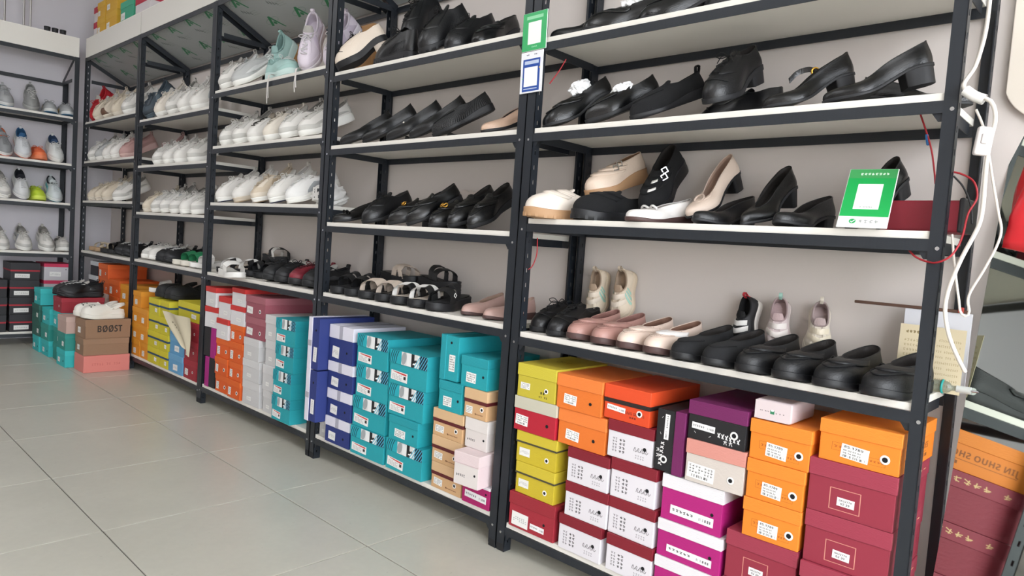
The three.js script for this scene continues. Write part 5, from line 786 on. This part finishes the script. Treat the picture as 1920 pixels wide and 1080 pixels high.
// red purse, glass bottle and papers at the right end
{ const t = thing('purse', 'red leather purse with black ends beside the green sign', 'purse', [1.165, 1.1645, -.105], rad(-4)); part(t, 'body', rbox(.17, .072, .1, .008, 0, .0365, 0, 3), leather('#86182a', .5)); for (const s of [-1, 1]) part(t, 'end_cap', rbox(.012, .078, .106, .006, s * .085, .0395, 0, 3), leather('#17171a')); }
{ const t = thing('spray_bottle', 'clear bottle with teal ring lying on the fourth shelf end', 'bottle', [1.15, .7935, -.255], rad(86)); t.rotation.order = 'YXZ';
  const p = [[0, 0], [.014, 0], [.015, .004], [.015, .07], [.012, .076], [.007, .08], [.007, .09]].map(a => new THREE.Vector2(...a)); part(t, 'body', new THREE.LatheGeometry(p, 24).rotateX(PI / 2), M('#cfdad6', .12, { phys: 1, transmission: .85, thickness: .002, ior: 1.45 })); part(t, 'ring', new THREE.TorusGeometry(.0155, .003, 8, 24).translate(0, 0, .06), M('#1f9a94', .4)); part(t, 'cap', new THREE.CylinderGeometry(.009, .009, .03, 16).rotateX(PI / 2).translate(0, 0, .105), M('#c9ccc8', .5)); part(t, 'nozzle', new THREE.CylinderGeometry(.003, .003, .02, 10).rotateX(PI / 2).translate(0, 0, .128), steel); }
{ const t = thing('paper_sheet', 'cream printed notice leaning against the wall on fourth shelf', 'paper', [1.15, .7775, -.262]); const m = printMat(192, 256, (g, w, h) => { g.fillStyle = '#d9cbab'; g.fillRect(0, 0, w, h); scribble(g, 24, 16, 120, 26, 1, '#8c7a55', 4, 8); scribble(g, 20, 54, 150, 180, 9, '#b3a17b', 2, 12); }, .8); part(t, 'sheet', box(.105, .16, .0012, 0, .08, 0), m); t.rotation.x = -.05; }
{ const t = thing('paper_sheet', 'second cream printed notice behind the right-hand post', 'paper', [1.212, .7775, -.248]); const m = printMat(192, 256, (g, w, h) => { g.fillStyle = '#d6c9a9'; g.fillRect(0, 0, w, h); scribble(g, 20, 40, 150, 200, 9, '#b3a17b', 2, 12); }, .8); part(t, 'sheet', box(.07, .16, .0012, 0, .08, 0), m); t.rotation.set(-.05, -.1, 0, 'YXZ'); }
{ const t = thing('document_box', 'white acrylic document box standing against the wall', 'box', [1.165, .7775, -.288]); part(t, 'panel', rbox(.15, .2, .006, .001, .01, .1, 0), M('#d5d6dc', .3)); part(t, 'top_strip', rbox(.27, .008, .012, .002, -.055, .204, .001), M('#5a4034', .5), 'dark brown strip'); part(t, 'clip', rbox(.012, .014, .01, .002, .06, .208, .006), M('#b03a2e', .4)); }

// ------------------------------------------------------------------ cables and wires
const cable = M('#dcd5cc', .45), redW = M('#a31f2a', .45), blkW = M('#1a1a1c', .5);
function wire(name, label, cat, pts, r, mat, n = 48) { const t = thing(name, label, cat, [0, 0, 0]); const c = pts.map(p => new V3(...p)), o = c[0].clone(); t.position.copy(o); part(t, 'cable', tube(c.map(p => p.sub(o)), r, n, 8), mat); return t; }
const wA = wire('power_cable', 'thick white cable looping down beside the nearest rack', 'cable', WIRE.thick, .0045, cable, 80);
const wB = wire('power_cable', 'thin white lamp cord hanging in a loop by the mirror', 'cable', WIRE.thin, .0026, cable, 80);
part(wA, 'tape', tube(WIRE.tape.map(p => [p[0] - wA.position.x, p[1] - wA.position.y, p[2] - wA.position.z]), .011, 12, 8), M('#e9e7e4', .6), 'white tape wrapping');
{ const t = thing('cord_switch', 'white inline rocker switch on the hanging cord', 'switch', WIRE.sw); part(t, 'body', rbox(.026, .06, .016, .005, 0, 0, 0, 3), M('#dcd6d4', .4)); part(t, 'rocker', rbox(.012, .022, .006, .003, 0, .004, .009, 3), M('#c9c2c0', .4)); t.rotation.set(0, .5, -.1); }
wire('wire', 'red and black wire loop hanging under the green sign shelf', 'wire', WIRE.red1, .0022, redW); wire('wire', 'red wire running down to a blue crimp at the right end', 'wire', WIRE.red2, .002, redW);
wire('wire', 'black wire curving behind the right-hand post', 'wire', WIRE.blk, .002, blkW);
{ const t = thing('crimp_connector', 'blue crimp connector on the red wire', 'connector', WIRE.crimp); part(t, 'sleeve', new THREE.CapsuleGeometry(.0038, .02, 4, 10), M('#2a6fb0', .4)); t.rotation.z = .2; }
wire('wire', 'red wire hanging under the middle of the double post', 'wire', [[-.004, 1.10, -.02], [-.012, 1.04, -.03], [-.03, 1.0, -.03], [-.036, .99, -.02]].map(p => [p[0] + .04, p[1], p[2]]), .0018, redW);
wire('wire', 'red wire by the blue payment card', 'wire', [[.07, 1.70, -.06], [.05, 1.66, -.05], [.022, 1.62, -.04]], .002, redW);

// ------------------------------------------------------------------ bags and small things
function softBag(name, label, cat, pos, size, mat, turn = 0, k = 3, o = {}) { const t = thing(name, label, cat, pos, turn); const geo = mergeVertices(new THREE.IcosahedronGeometry(.5, 12).deleteAttribute('uv').deleteAttribute('normal')), p = geo.attributes.position; for (let i = 0; i < p.count; i++) { const v = new V3().fromBufferAttribute(p, i), n = .82 + .5 * Math.abs(vn(v.x * 7 + k + 9, v.y * 8 + v.z * 6 + k + 9, 64) - .5) + .16 * vn(v.x * 16 + k + 20, v.z * 16 + v.y * 12 + 20, 64); p.setXYZ(i, v.x * n * size[0] * 1.05, Math.max(.0005, size[1] * (.42 + v.y * n * .95)), v.z * n * size[2]); } geo.computeVertexNormals(); part(t, 'body', geo, mat); return t; }
for (const [x, i, y, w, h] of [[-2.3, 0, 1.844, .34, .285], [-1.53, 1, 1.844, .28, .285]]) { const t = thing('paper_bag', ['brown paper bag behind the mint sneakers', 'brown paper bag behind the lilac sneakers'][i], 'bag', [x, y + .0005, -.312]); part(t, 'body', rbox(w, h, .036, .006, 0, h / 2, 0, 2), card(['#c4935c', '#bd9060'][i], .8)); for (const s of [-1, 1]) part(t, 'handle', band([[s * .03 - .02, h - .05, .02], [s * .03, h - .004, .02], [s * .03 + .02, h - .05, .02]], [.004, 0, 0], .002), M('#1d1a18', .8)); }
{ const t = softBag('plastic_bag', 'white plastic bag with dark print on the white-sneaker rack end', 'bag', [-1.43, 1.1985, -.12], [.17, .12, .16], M('#d6d4d1', .35), .2, 5); part(t, 'print', box(.075, .06, .001, .01, .055, .079), printMat(128, 96, (g, w, h) => { g.fillStyle = '#d6d4d1'; g.fillRect(0, 0, w, h); scribble(g, 6, 8, 30, 80, 4, '#555', 4, 1); g.fillStyle = '#26262a'; g.fillRect(48, 10, 60, 30); g.fillRect(64, 40, 40, 44); g.fillStyle = '#d6d4d1'; g.fillRect(56, 34, 26, 26); }, .4)); }
softBag('plastic_bag', 'crumpled floral cloth bundle behind the penny loafers', 'bag', [-.66, 1.2, -.312], [.26, .1, .04], M('#cfc3bb', .6), .1, 8);
{ const t = thing('cloth_bag', 'cream cloth bag with lettering hanging over the sky blue boxes', 'bag', [-2.77, .265, .02]);
  part(t, 'cloth', grid(16, 18, (u, v) => new V3(lerp(lerp(.02, -.27, Math.pow(v, .8)), .15, u), lerp(.0, .06, (1 - u) * (1 - v)) + v * .235, .014 + .008 * Math.sin(u * 9 + v * 3) + .01 * v), [1, 1]), printMat(256, 256, (g, w, h) => { g.fillStyle = '#cfc5ab'; g.fillRect(0, 0, w, h); g.save(); g.translate(60, 60); g.rotate(.85); scribble(g, 0, 0, 230, 30, 1, '#7d7561', 4, 11); g.restore(); }, .9)); t.children[0].material.side = THREE.DoubleSide; }
// hanging laces from the top shelf of the white-sneaker rack
for (const [x, l, nm] of [[-1.86, .14, 'white shoelace dangling below the mint sneaker'], [-1.585, .11, 'white shoelace dangling below the lilac sneaker']]) { const t = thing('shoelace', nm, 'lace', [x, 1.85, .004]); part(t, 'strand', band([[0, .012, -.05], [.003, .006, .0], [.004, -.03, .006], [-.003, -.07, .005], [.005, -l, .006]], [.004, 0, 0], .0014, 30), fabric('#dedad6')); part(t, 'strand', band([[.012, .012, -.05], [.012, .006, .0], [.010, -.04, .006], [.016, -l * .8, .006]], [.004, 0, 0], .0014, 30), fabric('#dedad6')); }
// things standing on the end-wall rack
for (const [z, nm] of [[.54, 'pair of thin grey metal poles at the left edge above the end-wall rack'], [.37, 'pair of thin grey metal poles nearer the small black cups']]) { const t = thing('metal_stand', nm, 'stand', [-5.2, 2.5165, z]); for (const s of [-1, 1]) part(t, 'pole', new THREE.CylinderGeometry(.008, .008, .6, 12).translate(0, .3, s * .022), M('#b3b0ae', .35, { metalness: .6 })); part(t, 'base', rbox(.14, .012, .12, .003, 0, .006, 0), M('#b9b4b0', .6)); }
['leaning', 'middle', 'outer'].forEach((w, i) => { const t = thing('cup', `small black cup on the end-wall rack, ${w} one of three`, 'cup', [-5.14, 2.517, .245 - i * .055], 0, 'small black cups'); part(t, 'shell', new THREE.LatheGeometry([[0, 0], [.018, 0], [.02, .004], [.023, .05], [.021, .05], [.018, .006], [0, .005]].map(a => new THREE.Vector2(...a)), 20), M('#25262a', .6)); });

scene.traverse(o => { if (o.isMesh) o.castShadow = o.receiveShadow = true; });
renderer.render(scene, camera);
